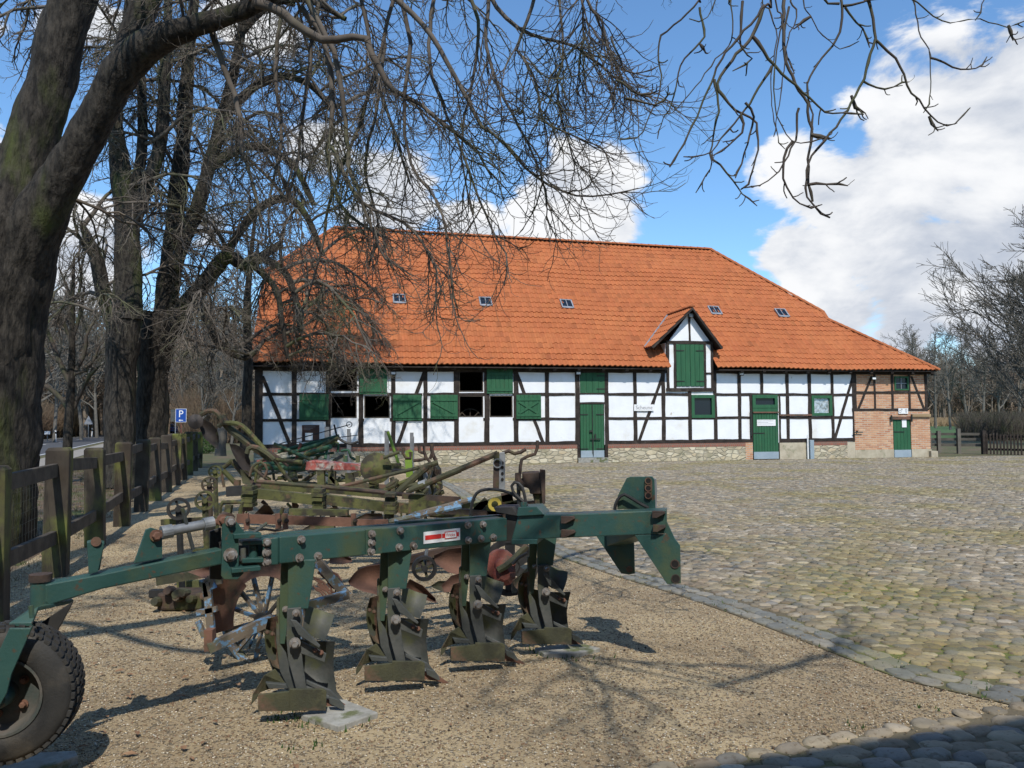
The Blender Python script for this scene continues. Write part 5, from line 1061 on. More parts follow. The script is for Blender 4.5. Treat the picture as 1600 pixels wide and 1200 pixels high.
# left, main beam: box section with a bolted splice
bm = MB()
p = [pb.q(*C5(560, 186)), pb.q(*C4(530, 449)), pb.q(*C4(530, 574)), pb.q(*C5(560, 319))]; bm.prism(p, pb.n*.11); beam = bm.build('main_beam', 'teal', plough, bev=.006)
pb.plate('splice_plate', mp(C5, (985, 150), (1066, 143), (1066, 268), (985, 276)), 'teal', beam, off=-.014, th=.0135)
bm = MB(); p = [pb.q(*C4(-60, 470), .13), pb.q(*C4(508, 432), .13), pb.q(*C4(508, 470), .13), pb.q(*C4(-60, 500), .13)]; bm.prism(p, pb.n*.05); bm.build('rear_rail', 'teal', plough, bev=.004)
bm = MB(); p = [pb.q(*C5(560, 168), .13), pb.q(*C5(1180, 118), .13), pb.q(*C5(1180, 150), .13), pb.q(*C5(560, 200), .13)]; bm.prism(p, pb.n*.05); bm.build('rear_rail', 'teal', plough, bev=.004)
bolts = mp(C5, (665, 200), (657, 290), (748, 282), (1153, 155), (1148, 238), (1220, 232))+mp(C4, (398, 485), (388, 562), (455, 555), (318, 570), (316, 488), (20, 600))
for i, (x, y) in enumerate(bolts): MB().bolt(pb.q(x, y, -.004), -pb.n, .016, .024).build('bolt', 'bolt', beam)
for x, y in mp(C5, (1013, 172), (1012, 215), (1010, 258)): MB().bolt(pb.q(x, y, -.018), -pb.n, .016, .026).build('bolt', 'bolt', beam)
# maker's label on the beam
lb = pb.plate('label', [(662, 831.5), (719, 825), (719, 843.5), (662, 850)], 'white', beam, off=-.003, th=.0025, bev=0)
pb.plate('red_bar', [(664.5, 837), (690, 834), (690, 841), (664.5, 844)], 'red', lb, off=-.0045, th=.0012, bev=0)
pb.plate('red_bar', [(691, 834), (717, 831.2), (717, 837.8), (691, 840.7)], 'red', lb, off=-.0045, th=.0012, bev=0)
pb.plate('red_frame', [(695, 831), (713.5, 829), (714, 840.2), (695, 842.3)], 'red', lb, off=-.0062, th=.0012, bev=0)
pb.plate('name_field', [(696, 832.2), (712.6, 830.3), (713, 839.2), (696, 841.2)], 'white', lb, off=-.0078, th=.0012, bev=0)
xd = nrm(pb.q(713, 835)-pb.q(695, 837)); textmesh('Fricke', .026, 'label_text', 'red', lb, pb.q(704.4, 835.8, -.0095), xd, (0, 0, 1))
textmesh('LANDMASCHINEN', .0105, 'label_text', 'white', lb, pb.q(677.3, 839.2, -.0062), xd, (0, 0, 1)) if False else None
# hinge block at the left end of the beam
hp = PL_(P(372, 850, 4.06), pb.t*.6+V((.97, .21, 0))*.4)
bl = hp.plate('hinge_block', mp(C5, (477, 196), (556, 186), (560, 322), (477, 330)), 'teal', plough, off=-.01, th=.14, bev=.006)
for x, y in mp(C5, (495, 214), (495, 264), (495, 310)): MB().bolt(hp.q(x, y, -.014), -hp.n, .016, .024).build('bolt', 'bolt', bl)
hp.plate('hinge_plate', mp(C5, (276, 118), (288, 90), (305, 84), (330, 90), (388, 165), (388, 178), (357, 182), (357, 335), (382, 340), (382, 366), (350, 396), (285, 396), (272, 380)), 'teal', plough, off=-.03, th=.022)
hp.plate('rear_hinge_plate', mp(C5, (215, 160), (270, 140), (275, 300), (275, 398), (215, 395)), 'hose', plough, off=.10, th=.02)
for q_ in (((330, 172), (470, 166), (470, 190), (335, 197)), ((322, 343), (465, 330), (465, 352), (322, 366))): hp.plate('lug', mp(C5, *q_), 'teal', plough, off=-.05, th=.10)
hp.plate('inner_plate', mp(C5, (357, 185), (480, 185), (480, 330), (357, 335)), 'shin', plough, off=.11, th=.015)
for q_ in (((375, 210), (480, 204), (480, 222), (375, 228)), ((375, 293), (480, 289), (480, 312), (375, 316))): hp.plate('bush_plate', mp(C5, *q_), 'teal', plough, off=-.02, th=.1)
MB().tube([hp.q(*C5(428, 226), .03), hp.q(*C5(428, 292), .03)], .022, 14).build('pivot_bush', 'teal', plough, smooth=True)
MB().tube([hp.q(*C5(378, 240), .0), hp.q(*C5(380, 300), .0)], .014, 10).build('pin', 'shin', plough, smooth=True)
for x, y, r in ((316, 275, .024), (316, 110, .018)): MB().bolt(hp.q(*C5(x, y), -.034), -hp.n, r, .03).build('bolt', 'bolt', plough)
MB().tube([hp.q(*C5(430, 165), 0), hp.q(*C5(495, 118), .02)], .008, 8).build('pin_handle', 'shin', plough)
# arm out to the gauge wheel
pa = PL_(P(75, 930, 3.55), P(345, 860, 4.02)-P(75, 930, 3.55))
arm = pa.plate('arm', mp(C1, (225, 842), (510, 790), (830, 722), (1112, 664), (1112, 742), (830, 800), (510, 866), (245, 948), (225, 930)), 'teal', plough, off=-.0, th=.085, bev=.007)
pa.plate('clevis', mp(C1, (436, 632), (470, 622), (524, 634), (490, 780), (445, 792)), 'teal', arm, off=.0, th=.012); pa.plate('clevis', mp(C1, (436, 626), (470, 616), (524, 626), (500, 770), (445, 780)), 'teal', arm, off=.06, th=.012)
MB().tube([pa.q(*C1(480, 628), -.005), pa.q(*C1(480, 628), .08)], .022, 12).build('clevis_pin', 'rust', arm)
for o_ in (.0, .062): pa.plate('bracket', mp(C1, (730, 568), (755, 558), (790, 568), (812, 612), (812, 712), (670, 738)), 'teal', arm, off=o_, th=.014)
tk = MB(); e0_, e1_ = pa.q(*C1(790, 592), .035), pa.q(*C1(1130, 520), .04)
sc0, sc1_ = pa.q(*C1(828, 580), .035), pa.q(*C1(1052, 537), .04)
tk.tube([sc0, sc1_], .025, 16); tb_ = tk.build('turnbuckle', 'galv', plough, smooth=True)
MB().tube([e0_, sc0], .016, 10).build('link_end', 'rust', tb_); MB().tube([sc1_, e1_], .016, 10).build('link_end', 'rust', tb_)
MB().lathe(sc0, nrm(sc1_-sc0), [(.016, -.02), (.033, -.02), (.033, .03), (.025, .03)], 16).build('collar', 'galv', tb_); MB().lathe(sc1_, nrm(sc1_-sc0), [(.025, -.035), (.033, -.035), (.033, .015), (.016, .015)], 16).build('collar', 'galv', tb_)
MB().tube([pa.q(*C1(912, 462), .03), pa.q(*C1(925, 510), .03), pa.q(*C1(945, 590), .03), pa.q(*C1(966, 668), .03)], .010, 8).build('crank_bar', 'shin', tb_, smooth=True)
for x, y in ((780, 598), (1112, 520)): MB().bolt(pa.q(*C1(x, y), -.005), -pa.n, .020, .026).build('bolt', 'rust', plough)
MB().lathe(e1_, pa.n, [(.012, -.03), (.038, -.03), (.038, .03), (.012, .03)], 16, close=True).build('link_eye', 'darkrust', plough)
# pivot, fork and wheel
pv0, pv1 = pa.q(*C1(203, 955), .04), pa.q(*C1(203, 812), .04)
pv = MB().tube([pv0, pv1], .040, 18).build('pivot_tube', 'teal', plough, smooth=True); MB().tube([pv1-V((0, 0, .012)), pv1+V((0, 0, .02))], .046, 18).build('pivot_cap', 'darkrust', pv, smooth=True)
T_ = V((.97, .23, 0)); T_ /= np.linalg.norm(T_)
pw = PL_(P(20, 1080, 3.42), T_)
bt = MB(); z_ = pv0[2]-.008
q_ = [P(14, 979, 3.36), P(50, 979, 3.40), P(60, 955, 3.47), P(115, 942, 3.70), P(100, 936, 3.78), P(48, 955, 3.60)]
top = [V((q[0], q[1], q[2])) for q in q_]
bt.prism(top, V((0, 0, .016))); bt.build('fork_top', 'teal', plough, bev=.003)
pw.plate('fork_leg', mp(C2, (50, 452), (158, 452), (178, 432), (140, 520), (60, 700), (36, 800), (-10, 880), (-60, 880), (-60, 640), (0, 560)), 'teal', plough, off=-.16, th=.014)
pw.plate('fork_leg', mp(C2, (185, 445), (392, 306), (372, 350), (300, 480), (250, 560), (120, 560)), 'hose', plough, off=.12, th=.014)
MB().tube([pw.q(*C2(172, 395), -.12), pw.q(*C2(165, 330), -.12)], .010, 8).build('stop_pin', 'teal', plough)
wc = pw.q(12, 1080, -.02); ax = -pw.n; Rw = .265
tyre = [(.150, .075), (.165, .088), (.21, .092), (.245, .086), (.262, .075), (.268, .062), (.275, .03), (.277, 0), (.275, -.03), (.268, -.062), (.262, -.075), (.245, -.086), (.21, -.092), (.165, -.088), (.150, -.075)]
wh = MB().lathe(wc, ax, tyre, 64, close=True).build('gauge_wheel', 'rubber', plough, smooth=True)
tr_ = MB(); ax_ = nrm(ax); ra = V((0, 0, 1)); rb = np.cross(ax_, ra)
for k in range(46):
    an = 2*math.pi*k/46
    for (o0, o1, ph) in ((-.078, -.050, .02), (-.046, -.018, .06), (-.014, .014, 0), (.018, .046, .06), (.050, .078, .02)):
        a1 = an+ph; dr = ra*math.cos(a1)+rb*math.sin(a1); dt_ = -ra*math.sin(a1)+rb*math.cos(a1); r_in = .262 if abs(o0+o1)/2 > .06 else .270; c0 = wc+dr*(r_in)+ax_*o0+dt_*.004; c1 = wc+dr*(r_in)+ax_*o1-dt_*.004
        tr_.prism([c0-dt_*.0115, c0+dt_*.0115, c1+dt_*.0115, c1-dt_*.0115], dr*.014)
tr_.build('tread', 'rubber', wh)
MB().lathe(wc, ax, [(.155, .078), (.160, .092), (.150, .092), (.135, .04), (.125, .02), (.05, .02), (.045, .05), (.001, .05)], 40).build('rim', 'rim', wh, smooth=True)
MB().lathe(wc, ax, [(.151, -.078), (.155, -.085), (.13, -.04), (.01, -.02)], 32).build('rim', 'rim', wh, smooth=True)
MB().lathe(wc, ax, [(.001, .115), (.03, .112), (.04, .1), (.045, .05)], 20).build('hub', 'teal', wh, smooth=True)
for k in range(5): an = k*1.2566+.3; MB().bolt(wc+(ra*math.cos(an)+rb*math.sin(an))*.085+ax_*.024, ax_, .013, .02).build('wheel_nut', 'rust', wh)
MB().tube([wc+ax_*.16, wc-ax_*.14], .018, 10).build('axle', 'shin', wh)
# front cross tube and headstock
H0, H1 = P(790, 826, 5.10), P(1048, 818, 4.86); ph = PL_(H0, H1-H0)
hb = ph.plate('cross_tube', mp(C4, (592, 428), (830, 432), (1393, 407), (1393, 535), (552, 570)), 'teal', plough, off=-.01, th=.15, bev=.006)
ph.plate('cap_plate', mp(C4, (455, 392), (560, 390), (588, 440), (470, 420)), 'hose', plough, off=.0, th=.18)
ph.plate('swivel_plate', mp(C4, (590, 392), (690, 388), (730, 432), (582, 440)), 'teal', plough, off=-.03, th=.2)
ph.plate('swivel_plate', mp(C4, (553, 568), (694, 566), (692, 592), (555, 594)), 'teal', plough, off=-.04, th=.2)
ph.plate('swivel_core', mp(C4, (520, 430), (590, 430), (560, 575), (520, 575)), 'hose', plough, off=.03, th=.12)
for (x, y, w_, h_) in ((822, 440, 75, 40), (822, 515, 78, 40), (1318, 412, 72, 38), (1322, 488, 70, 38)):
    ph.plate('bolt_lug', mp(C4, (x, y), (x+w_*.9, y+2), (x+w_, y+h_*.35), (x+w_*.35, y+h_), (x, y+h_)), 'darkrust', hb, off=-.045, th=.034, bev=.002)
# near and far link plates
h1_ = ph.plate('link_plate', mp(C4, (1393, 408), (1398, 470), (1440, 560), (1470, 600), (1474, 805), (1400, 810), (1222, 542), (1393, 538)), 'teal', plough, off=-.006, th=.022)
for x, y in ((1442, 700), (1446, 780)): MB().disc(ph.q(*C4(x, y), -.008), ph.n, .021, .004, 18).build('hole', 'dark', h1_); MB().ring(ph.q(*C4(x, y), -.0095), ph.n, .027, .006, .004, 20).build('hole_rim', 'darkrust', h1_)
p2 = PL_(P(960, 870, 5.62), H1-H0)
h2_ = p2.plate('link_plate', mp(C4, (1012, 545), (1218, 540), (1224, 752), (1190, 758), (1150, 752)), 'teal', plough, th=.022); MB().disc(p2.q(*C4(1195, 728), -.003), p2.n, .022, .006, 16).build('hole', 'rust', h2_)
MB().beam(ph.q(*C4(1290, 480), .12), p2.q(*C4(1120, 545), -.01), .14, .14).build('head_tube', 'teal', plough, bev=.006)
p3 = PL_(P(992, 770, 5.18), H1-H0)
ms = p3.plate('mast_plate', mp(C4, (1180, 232), (1200, 226), (1318, 224), (1330, 240), (1336, 402), (1128, 402), (1130, 330)), 'teal', plough, th=.020)
p3.plate('mast_plate', mp(C4, (1200, 234), (1340, 236), (1344, 300), (1342, 402), (1140, 402), (1150, 330)), 'lead', plough, off=.09, th=.018)
p3.plate('hole_plate', mp(C4, (1282, 236), (1312, 236), (1318, 250), (1318, 340), (1308, 352), (1286, 352), (1276, 342), (1276, 250)), 'mossy', ms, off=-.014, th=.013)
for y in (248, 288, 328): MB().disc(p3.q(*C4(1297, y), -.016), p3.n, .016, .004, 16).build('hole', 'dark', ms); MB().ring(p3.q(*C4(1297, y), -.018), p3.n, .022, .006, .004, 18).build('hole_rim', 'rust', ms)
def curve(f, D, r, name, m, par, *pts, seg=8, plane=None, off=0, n=4):
    L = [plane.q(*f(*p), off) if plane else P(*f(*p), D) for p in pts]; P_, R_ = resample(L, [r]*len(L), .03 if D is None or D < 7 else .1); return MB().tube(list(P_), r, seg).build(name, m, par, smooth=True)
curve(C4, None, .011, 'hydraulic_hose', 'hose', plough, (1115, 405), (1125, 360), (1160, 322), (1200, 340), (1250, 370), (1300, 400), (1260, 410), plane=p3, off=-.04)
curve(C4, None, .010, 'hydraulic_hose', 'hose', plough, (735-100, 392), (625, 330), (610, 280), (580, 255), (555, 270), (565, 310), (600, 345), (640, 380), plane=ph, off=.02)
curve(C4, None, .010, 'hydraulic_hose', 'hose', plough, (330, 440), (340, 370), (365, 315), (410, 296), (470, 296), (540, 312), (585, 340), (640, 390), plane=ph, off=.05)
MB().tube([ph.q(*C4(620, 365), 0), ph.q(*C4(620, 405), 0)], .02, 10).build('hose_fitting', 'teal', plough)
# one plough body, copied three times
T2 = nrm(V((.97, .22, 0)))
pt = PL_(P(470, 900, 4.20), T2); body0 = pt.q(470, 870, 0)
def body(first):
    root = bpy.data.objects.new('plough_body', None); link(root); root.empty_display_size = .1; root.parent = plough; root.location = tuple(V(first)-V(plough.location)); WM[root.name] = Matrix.Translation(Vector(tuple(first))); return root
bo = body(body0)
pt.plate('leg', mp(C5, (600, 300), (738, 298), (722, 400), (700, 540), (598, 545)), 'teal', bo, off=-.0, th=.022)
pt.plate('leg', mp(C5, (566, 302), (620, 302), (604, 560), (584, 715), (552, 715), (558, 500)), 'teal', bo, off=.055, th=.02)
pt.plate('frog_plate', mp(C5, (595, 540), (665, 535), (670, 600), (662, 690), (672, 800), (692, 938), (640, 938), (600, 790), (592, 690)), 'shin', bo, off=-.018, th=.016)
pt.plate('frog_plate', mp(C5, (543, 490), (556, 480), (560, 715), (590, 760), (636, 940), (604, 940), (560, 850), (541, 700)), 'shin', bo, off=.045, th=.016)
pt.plate('brace_rib', mp(C5, (612, 595), (640, 600), (760, 725), (752, 734), (650, 668)), 'shin', bo, off=-.075, th=.02)
sr = pt.plate('strap', mp(C5, (664, 700), (790, 762), (780, 806), (664, 762)), 'shin', bo, off=-.02, th=.012)
pt.plate('lower_strap', mp(C5, (690, 893), (812, 945), (880, 1022), (872, 1034), (800, 968), (690, 912)), 'shin', bo, off=-.03, th=.02)
ls = pt.plate('landside', mp(C5, (452, 966), (605, 950), (608, 938), (772, 938), (790, 948), (788, 1044), (452, 1046)), 'mossy', bo, off=-.10, th=.02)
pt.plate('landside_face', mp(C5, (452, 967), (606, 951), (606, 1045), (452, 1046)), 'mossy', ls, off=-.106, th=.005, bev=.001)
for x, y, r in ((634, 710, .020), (640, 562, .014)): MB().bolt(pt.q(*C5(x, y), -.054), -pt.n, r, .028).build('bolt', 'bolt', bo)
for x, y in ((734, 745), (763, 757)): MB().bolt(pt.q(*C5(x, y), -.024), -pt.n, .009, .014).build('bolt', 'rust', bo)
for x, y in ((498, 656), (524, 664)): MB().bolt(pt.q(*C5(x, y), .03), -pt.n, .008, .012).build('bolt', 'rust', bo)
for x, y in ((588, 543),): MB().bolt(pt.q(*C5(x, y), .04), -pt.n, .012, .02).build('bolt', 'bolt', bo)
# mouldboard: a twisted curved sheet
rowsd = [((486, 640), (650, 690), (832, 700), .02, .10, .02), ((484, 690), (655, 740), (826, 760), .03, .14, .06), ((490, 740), (665, 790), (824, 820), .04, .16, .09), ((505, 800), (680, 850), (830, 880), .05, .16, .10), ((525, 850), (690, 900), (840, 950), .05, .14, .09), ((560, 900), (730, 950), (890, 1010), .04, .10, .06), ((600, 935), (780, 985), (958, 1066), .02, .05, .0)]
rows = []
for l, c, r, ol, oc, orr in rowsd:
    row = []
    for k in range(13):
        t = k/12; x = (1-t)**2*l[0]+2*t*(1-t)*(2*c[0]-.5*l[0]-.5*r[0])+t*t*r[0]; y = (1-t)**2*l[1]+2*t*(1-t)*(2*c[1]-.5*l[1]-.5*r[1])+t*t*r[1]; o_ = (1-t)**2*ol+2*t*(1-t)*(2*oc-.5*ol-.5*orr)+t*t*orr; row.append(pt.q(*C5(x, y), o_+.035))
    rows.append(row)
mbd = MB().sheet(rows, pt.n*.010).build('mouldboard', 'shin', bo, smooth=True)
rows = []
for l, r, o_ in (((690, 524), (828, 572), .10), ((684, 570), (815, 618), .075), ((676, 612), (800, 655), .06), ((670, 655), (780, 700), .06)):
    rows.append([pt.q(*C5(l[0]+(r[0]-l[0])*k/6, l[1]+(r[1]-l[1])*k/6), o_+.04*math.sin(math.pi*k/6)) for k in range(7)])
MB().sheet(rows, pt.n*.008).build('trash_board', 'shin', bo, smooth=True)
rows = []
for l, r, o_ in (((500, 590), (548, 575), .02), ((487, 650), (552, 655), .07), ((488, 710), (556, 730), .10), ((500, 770), (566, 790), .10), ((525, 825), (585, 850), .06)):
    rows.append([pt.q(*C5(l[0]+(r[0]-l[0])*k/5, l[1]+(r[1]-l[1])*k/5), o_+.03*math.sin(math.pi*k/5)) for k in range(6)])
MB().sheet(rows, pt.n*.008).build('rear_wing', 'mossy', bo, smooth=True)
pt.plate('skim_share', mp(C5, (418, 1015), (425, 965), (480, 872), (535, 838), (545, 850), (585, 908), (585, 930), (500, 938), (486, 880), (470, 940), (445, 985)), 'mossy', bo, off=.03, th=.012)
pt.plate('skim_bar', mp(C5, (488, 905), (590, 915), (600, 935), (505, 935)), 'shin', bo, off=.0, th=.03)
pt.plate('share', mp(C5, (790, 985), (860, 1000), (958, 1064), (950, 1068), (870, 1040), (790, 1030)), 'rust', bo, off=.02, th=.014)
pt.plate('heel_clamp', mp(C5, (800, 975), (850, 990), (880, 1035), (868, 1040), (805, 1010)), 'shin', bo, off=-.07, th=.02)
for i, (x, y, D) in enumerate(((624, 0, 4.62), (750, 0, 4.98), (855, 0, 5.33))):
    c = P(x, 870, D); c[2] = body0[2]+.012
    k = bo.copy(); link(k); k.parent = plough; k.location = tuple(V(c)-V(plough.location)); k['label'] = ('second plough body from the wheel', 'third plough body from the wheel', 'last plough body, beside the headstock')[i]
    for ch in list(bo.children): dup_tree(ch, k)
bo['label'] = 'first plough body, nearest the wheel'
# stone slabs
def slab(px, lab, h=.045, z0=0, name='stone_slab', m='concrete'):
    g = [G(x, y, h) for x, y in px]; o_ = MB().prism([V((a[0], a[1], -.03)) for a in g], (0, 0, h+.03)).build(name, m, None, bev=.006); tag(o_, lab, 'slab'); return o_
slab(mp(C5, (662, 1060), (850, 975), (1045, 1050), (850, 1120)), 'pale concrete slab under the tip of the plough body nearest the wheel', .022)
slab([(835, 1012), (900, 1003), (938, 1012), (905, 1020), (850, 1021)], 'pale slab under the plough body beside the headstock', .02)
slab([(-60, 1182), (118, 1172), (122, 1180), (78, 1197), (-60, 1240)], 'grey flat slab under the rubber wheel', .03)
# ================================================================ the other machines
def wheel(par, c, axis, R, w, th, spokes, m, name='wheel', hub=.2, sm=None, flat=True, seg=30):
    o_ = MB().ring(c, axis, R, w, th, seg).build(name, m, par, smooth=False); ax = nrm(axis); a = nrm(np.cross(ax, (0, 0, 1))); b = np.cross(ax, a)
    MB().disc(c, axis, R*hub, th*1.3, 16).build('hub', m, o_)
    s_ = MB()
    for k in range(spokes): an = 2*math.pi*k/spokes+.3; d = a*math.cos(an)+b*math.sin(an); MB().beam(V(c)+d*R*hub*.8, V(c)+d*(R-w*.6), w*.8 if flat else .02, th*.5, tuple(ax)).build('spoke', sm or m, o_)
    return o_
def bar(par, f, a, b, D, D2=None, r=None, w=.05, h=.05, m='olive', name='bar', tw=1):
    p, q = P(*f(*a), D), P(*f(*b), D2 or D)
    return (MB().tube([p, q], r, 8) if r else MB().beam(p, q, w, h, (0, 0, 1), tw)).build(name, m, par, smooth=bool(r))
def cbar(par, f, pts, D, D2=None, r=.015, m='olive', name='bent_bar', seg=7):
    n = len(pts); L = [P(*f(*p), D+((D2 or D)-D)*i/(n-1)) for i, p in enumerate(pts)]; P_, R_ = resample(L, [r]*n, .06); return MB().tube(list(P_), r, seg).build(name, m, par, smooth=True)
def mould(par, f, top, bot, D, bulge, m='darkrust', name='mouldboard', n=8, k=6, th=.012):
    """curved plough blade between an upper and a lower traced edge"""
    def samp(L, t):
        t *= len(L)-1; i = min(int(t), len(L)-2); u_ = t-i; return (L[i][0]*(1-u_)+L[i+1][0]*u_, L[i][1]*(1-u_)+L[i+1][1]*u_)
    rows = []
    for j in range(k+1):
        v = j/k; row = []
        for i in range(n+1):
            t = i/n; a = samp(top, t); b = samp(bot, t); x, y = a[0]*(1-v)+b[0]*v, a[1]*(1-v)+b[1]*v; row.append(P(*f(x, y), D+bulge*math.sin(math.pi*(v*.8+.1))*(.4+.6*t)+.1*t))
        rows.append(row)
    return MB().sheet(rows, (0, th, 0)).build(name, m, par, smooth=True)
I = lambda x, y: (x, y)
# blue spoked wheel digger behind the plough legs
D = 5.15
bd = thing('potato_digger', 'flaking blue implement with a spoked wheel and rusty curved guard behind the first plough leg', 'digger', (P(410, 980, D)[0], D, 0))
wcn = P(412, 968, D); aw = nrm((-.35, -1, 0)); wheel(bd, wcn, aw, .315, .022, .05, 12, 'blue', hub=.16, sm='blue', flat=False)
MB().ring(wcn-aw*.03, aw, .318, .012, .055, 40).build('iron_tyre', 'darkrust', bd)
g = []; 
for k in range(23):
    an = math.radians(62+k*6.1); g.append((412+72*math.cos(an)*1.0, 968-84*math.sin(an)))
go = [(405+86*math.cos(math.radians(55+k*6.3))*(1.0 if k < 14 else 1-.012*(k-14)), 972-(112-1.2*k)*math.sin(math.radians(55+k*6.3))) for k in range(23)]
mould(bd, I, go, [(x+(2 if i < 12 else 10), y) for i, (x, y) in enumerate([(412+58*math.cos(math.radians(60+k*5.8)), 972-72*math.sin(math.radians(60+k*5.8))) for k in range(23)])], D-.12, .06, 'rust', 'guard', 24, 4)
for a, b, w_ in (((180, 395), (200, 480), .03), ((200, 410), (225, 690), .045), ((155, 600), (190, 680), .03), ((150, 560), (250, 540), .03), ((215, 375), (235, 440), .03)): bar(bd, C5, a, b, D-.22, w=.03, h=w_, m='blue', name='frame_bar')
bar(bd, C5, (205, 735), (525, 590), D-.3, D-.1, w=.05, h=.06, m='blue', name='cross_bar'); bar(bd, C5, (690, 525), (895, 470), D-.1, D+.05, w=.05, h=.05, m='blue', name='cross_bar')
bar(bd, C5, (745, 305), (895, 480), D+.1, D+.1, w=.04, h=.055, m='blue', name='frame_bar'); bar(bd, C5, (165, 415), (275, 400), D-.1, w=.03, h=.04, m='blue', name='frame_bar')
bar(bd, C5, (215, 640), (215, 745), D-.28, w=.06, h=.05, m='rust', name='foot')
for k in range(26):
    x0, y0 = 720+rnd.uniform(0, 90), 350+rnd.uniform(0, 90); cbar(bd, C5, [(x0, y0), (x0+rnd.uniform(10, 40), y0+rnd.uniform(5, 30)), (x0+rnd.uniform(20, 60), y0+rnd.uniform(25, 60))], D+.1, r=.006, m='rust', name='chain_rod')
for k in range(8): an = math.radians(200+k*20); bar(bd, I, (412+15*math.cos(an), 968-15*math.sin(an)), (412+66*math.cos(an), 968-74*math.sin(an)), D+.25, r=.009, m='blue', name='rear_spoke')
mould(bd, C5, [(105, 360), (160, 345), (225, 330)], [(215, 400), (225, 395), (235, 380)], D-.1, .05, 'rust', 'share')
# rusty multi furrow plough: blades seen between the green legs
rp = thing('rusty_plough', 'low rusty plough whose brown blades show between the green plough legs', 'plough', (P(650, 920, 5.9)[0], 5.9, 0))
mould(rp, I, [(544, 908), (556, 892), (575, 884), (596, 882)], [(546, 914), (566, 924), (585, 928), (600, 934)], 5.6, .1, 'rust'); mould(rp, I, [(640, 905), (660, 915), (680, 935)], [(628, 925), (655, 935), (682, 942)], 5.6, .08, 'rust')
mould(rp, I, [(678, 868), (700, 858), (725, 855)], [(680, 880), (700, 894), (724, 900)], 5.8, .1, 'rust'); mould(rp, I, [(690, 915), (705, 900), (722, 895)], [(694, 925), (708, 925), (722, 920)], 5.7, .06, 'rust')
mould(rp, I, [(674, 915), (685, 908), (700, 908)], [(676, 918), (690, 924), (702, 928)], 5.75, .05, 'mossy')
mould(rp, I, [(600, 884), (640, 880), (690, 868)], [(600, 896), (640, 890), (690, 878)], 6.3, .03, 'darkrust', 'beam')
mould(rp, I, [(515, 870), (530, 865), (548, 872)], [(515, 880), (535, 882), (550, 878)], 5.8, .04, 'rust')
wheel(rp, P(663, 888, 5.75), (.25, -1, 0), .088, .022, .05, 4, 'hose', 'small_wheel', .25, 'mossy'); bar(rp, I, (668, 850), (663, 888), 5.8, r=.012, m='galv', name='stub')
bar(rp, I, (735, 850), (560, 893), 6.2, 5.9, w=.05, h=.05, m='darkrust', name='frame_bar'); bar(rp, I, (500, 890), (525, 906), 5.7, w=.05, h=.05, m='rust')
# red cast hub with perforated disc
rh = thing('drill_wheel', 'red cast hub with a dark perforated disc behind the last plough legs', 'wheel implement', (P(790, 890, 6.1)[0], 6.1, 0))
c = P(797, 886, 6.2); axr = nrm((.2, -1, 0)); aa = nrm(np.cross(axr, (0, 0, 1))); ab = np.cross(axr, aa)
ds = MB(); 
def perf(c, axr, R, hole_r, nh, th, m, par, name='disc'):
    b = MB(); rin = .35*R; aa = nrm(np.cross(axr, (0, 0, 1))); ab = np.cross(axr, aa); c = V(c)
    b.ring(c, axr, R, R*.22, th, 32); b.disc(c, axr, rin, th, 20)
    for k in range(nh):
        an = 2*math.pi*(k+.5)/nh; d = aa*math.cos(an)+ab*math.sin(an); b.beam(c+d*rin*.8, c+d*R*.85, th, R*.34, tuple(np.cross(axr, d)))
    return b.build(name, m, par)
perf(c, axr, .22, .05, 6, .02, 'hose', rh, 'perforated_disc')
MB().lathe(P(782, 882, 6.0), axr, [(.001, .08), (.05, .075), (.055, .03), (.11, .02), (.115, -.02), (.001, -.02)], 18).build('hub', 'redcast', rh); MB().lathe(P(788, 897, 5.95), axr, [(.001, .03), (.04, .03), (.09, .0), (.001, .0)], 9).build('hub_cover', 'redcast', rh)
cbar(rh, C4, [(480, 735), (540, 700), (590, 650), (640, 600)], 5.9, r=.026, m='mossy', name='arm'); cbar(rh, C4, [(640, 640), (600, 660), (560, 700)], 5.85, r=.012, m='hose', name='arm')
mould(rh, C4, [(560, 790), (600, 760), (655, 705)], [(555, 860), (600, 850), (640, 800)], 5.7, .06, 'mossy')
# long olive multi section cultivator
cu_ = thing('mossy_cultivator', 'long moss covered machine frame of square beams with clamps, right behind the green plough', 'cultivator', (P(520, 850, 8.2)[0], 8.2, 0))
D = 8.2
f1_ = lambda x, y: C3(x, y)
for a, b in (((440, 475), (768, 512)), ((830, 510), (1172, 550)), ((1240, 555), (1400, 570)), ((1420, 580), (1590, 590))): bar(cu_, C3, a, b, D, D+.1, w=.12, h=.098, m='olive', name='beam_section')
bar(cu_, C3, (470, 430), (830, 460), D+.25, w=.07, h=.07, m='olive', name='rear_beam'); bar(cu_, C3, (630, 580), (960, 585), D-.3, w=.08, h=.06, m='olive', name='front_beam'); bar(cu_, C3, (830, 450), (1180, 480), D+.3, w=.08, h=.08, m='olive', name='rear_beam')
bar(cu_, C3, (440, 408), (820, 440), D+.1, r=.022, m='mossy', name='shaft'); bar(cu_, C3, (820, 440), (1600, 512), D+.1, D+.1, r=.022, m='darkrust', name='shaft')
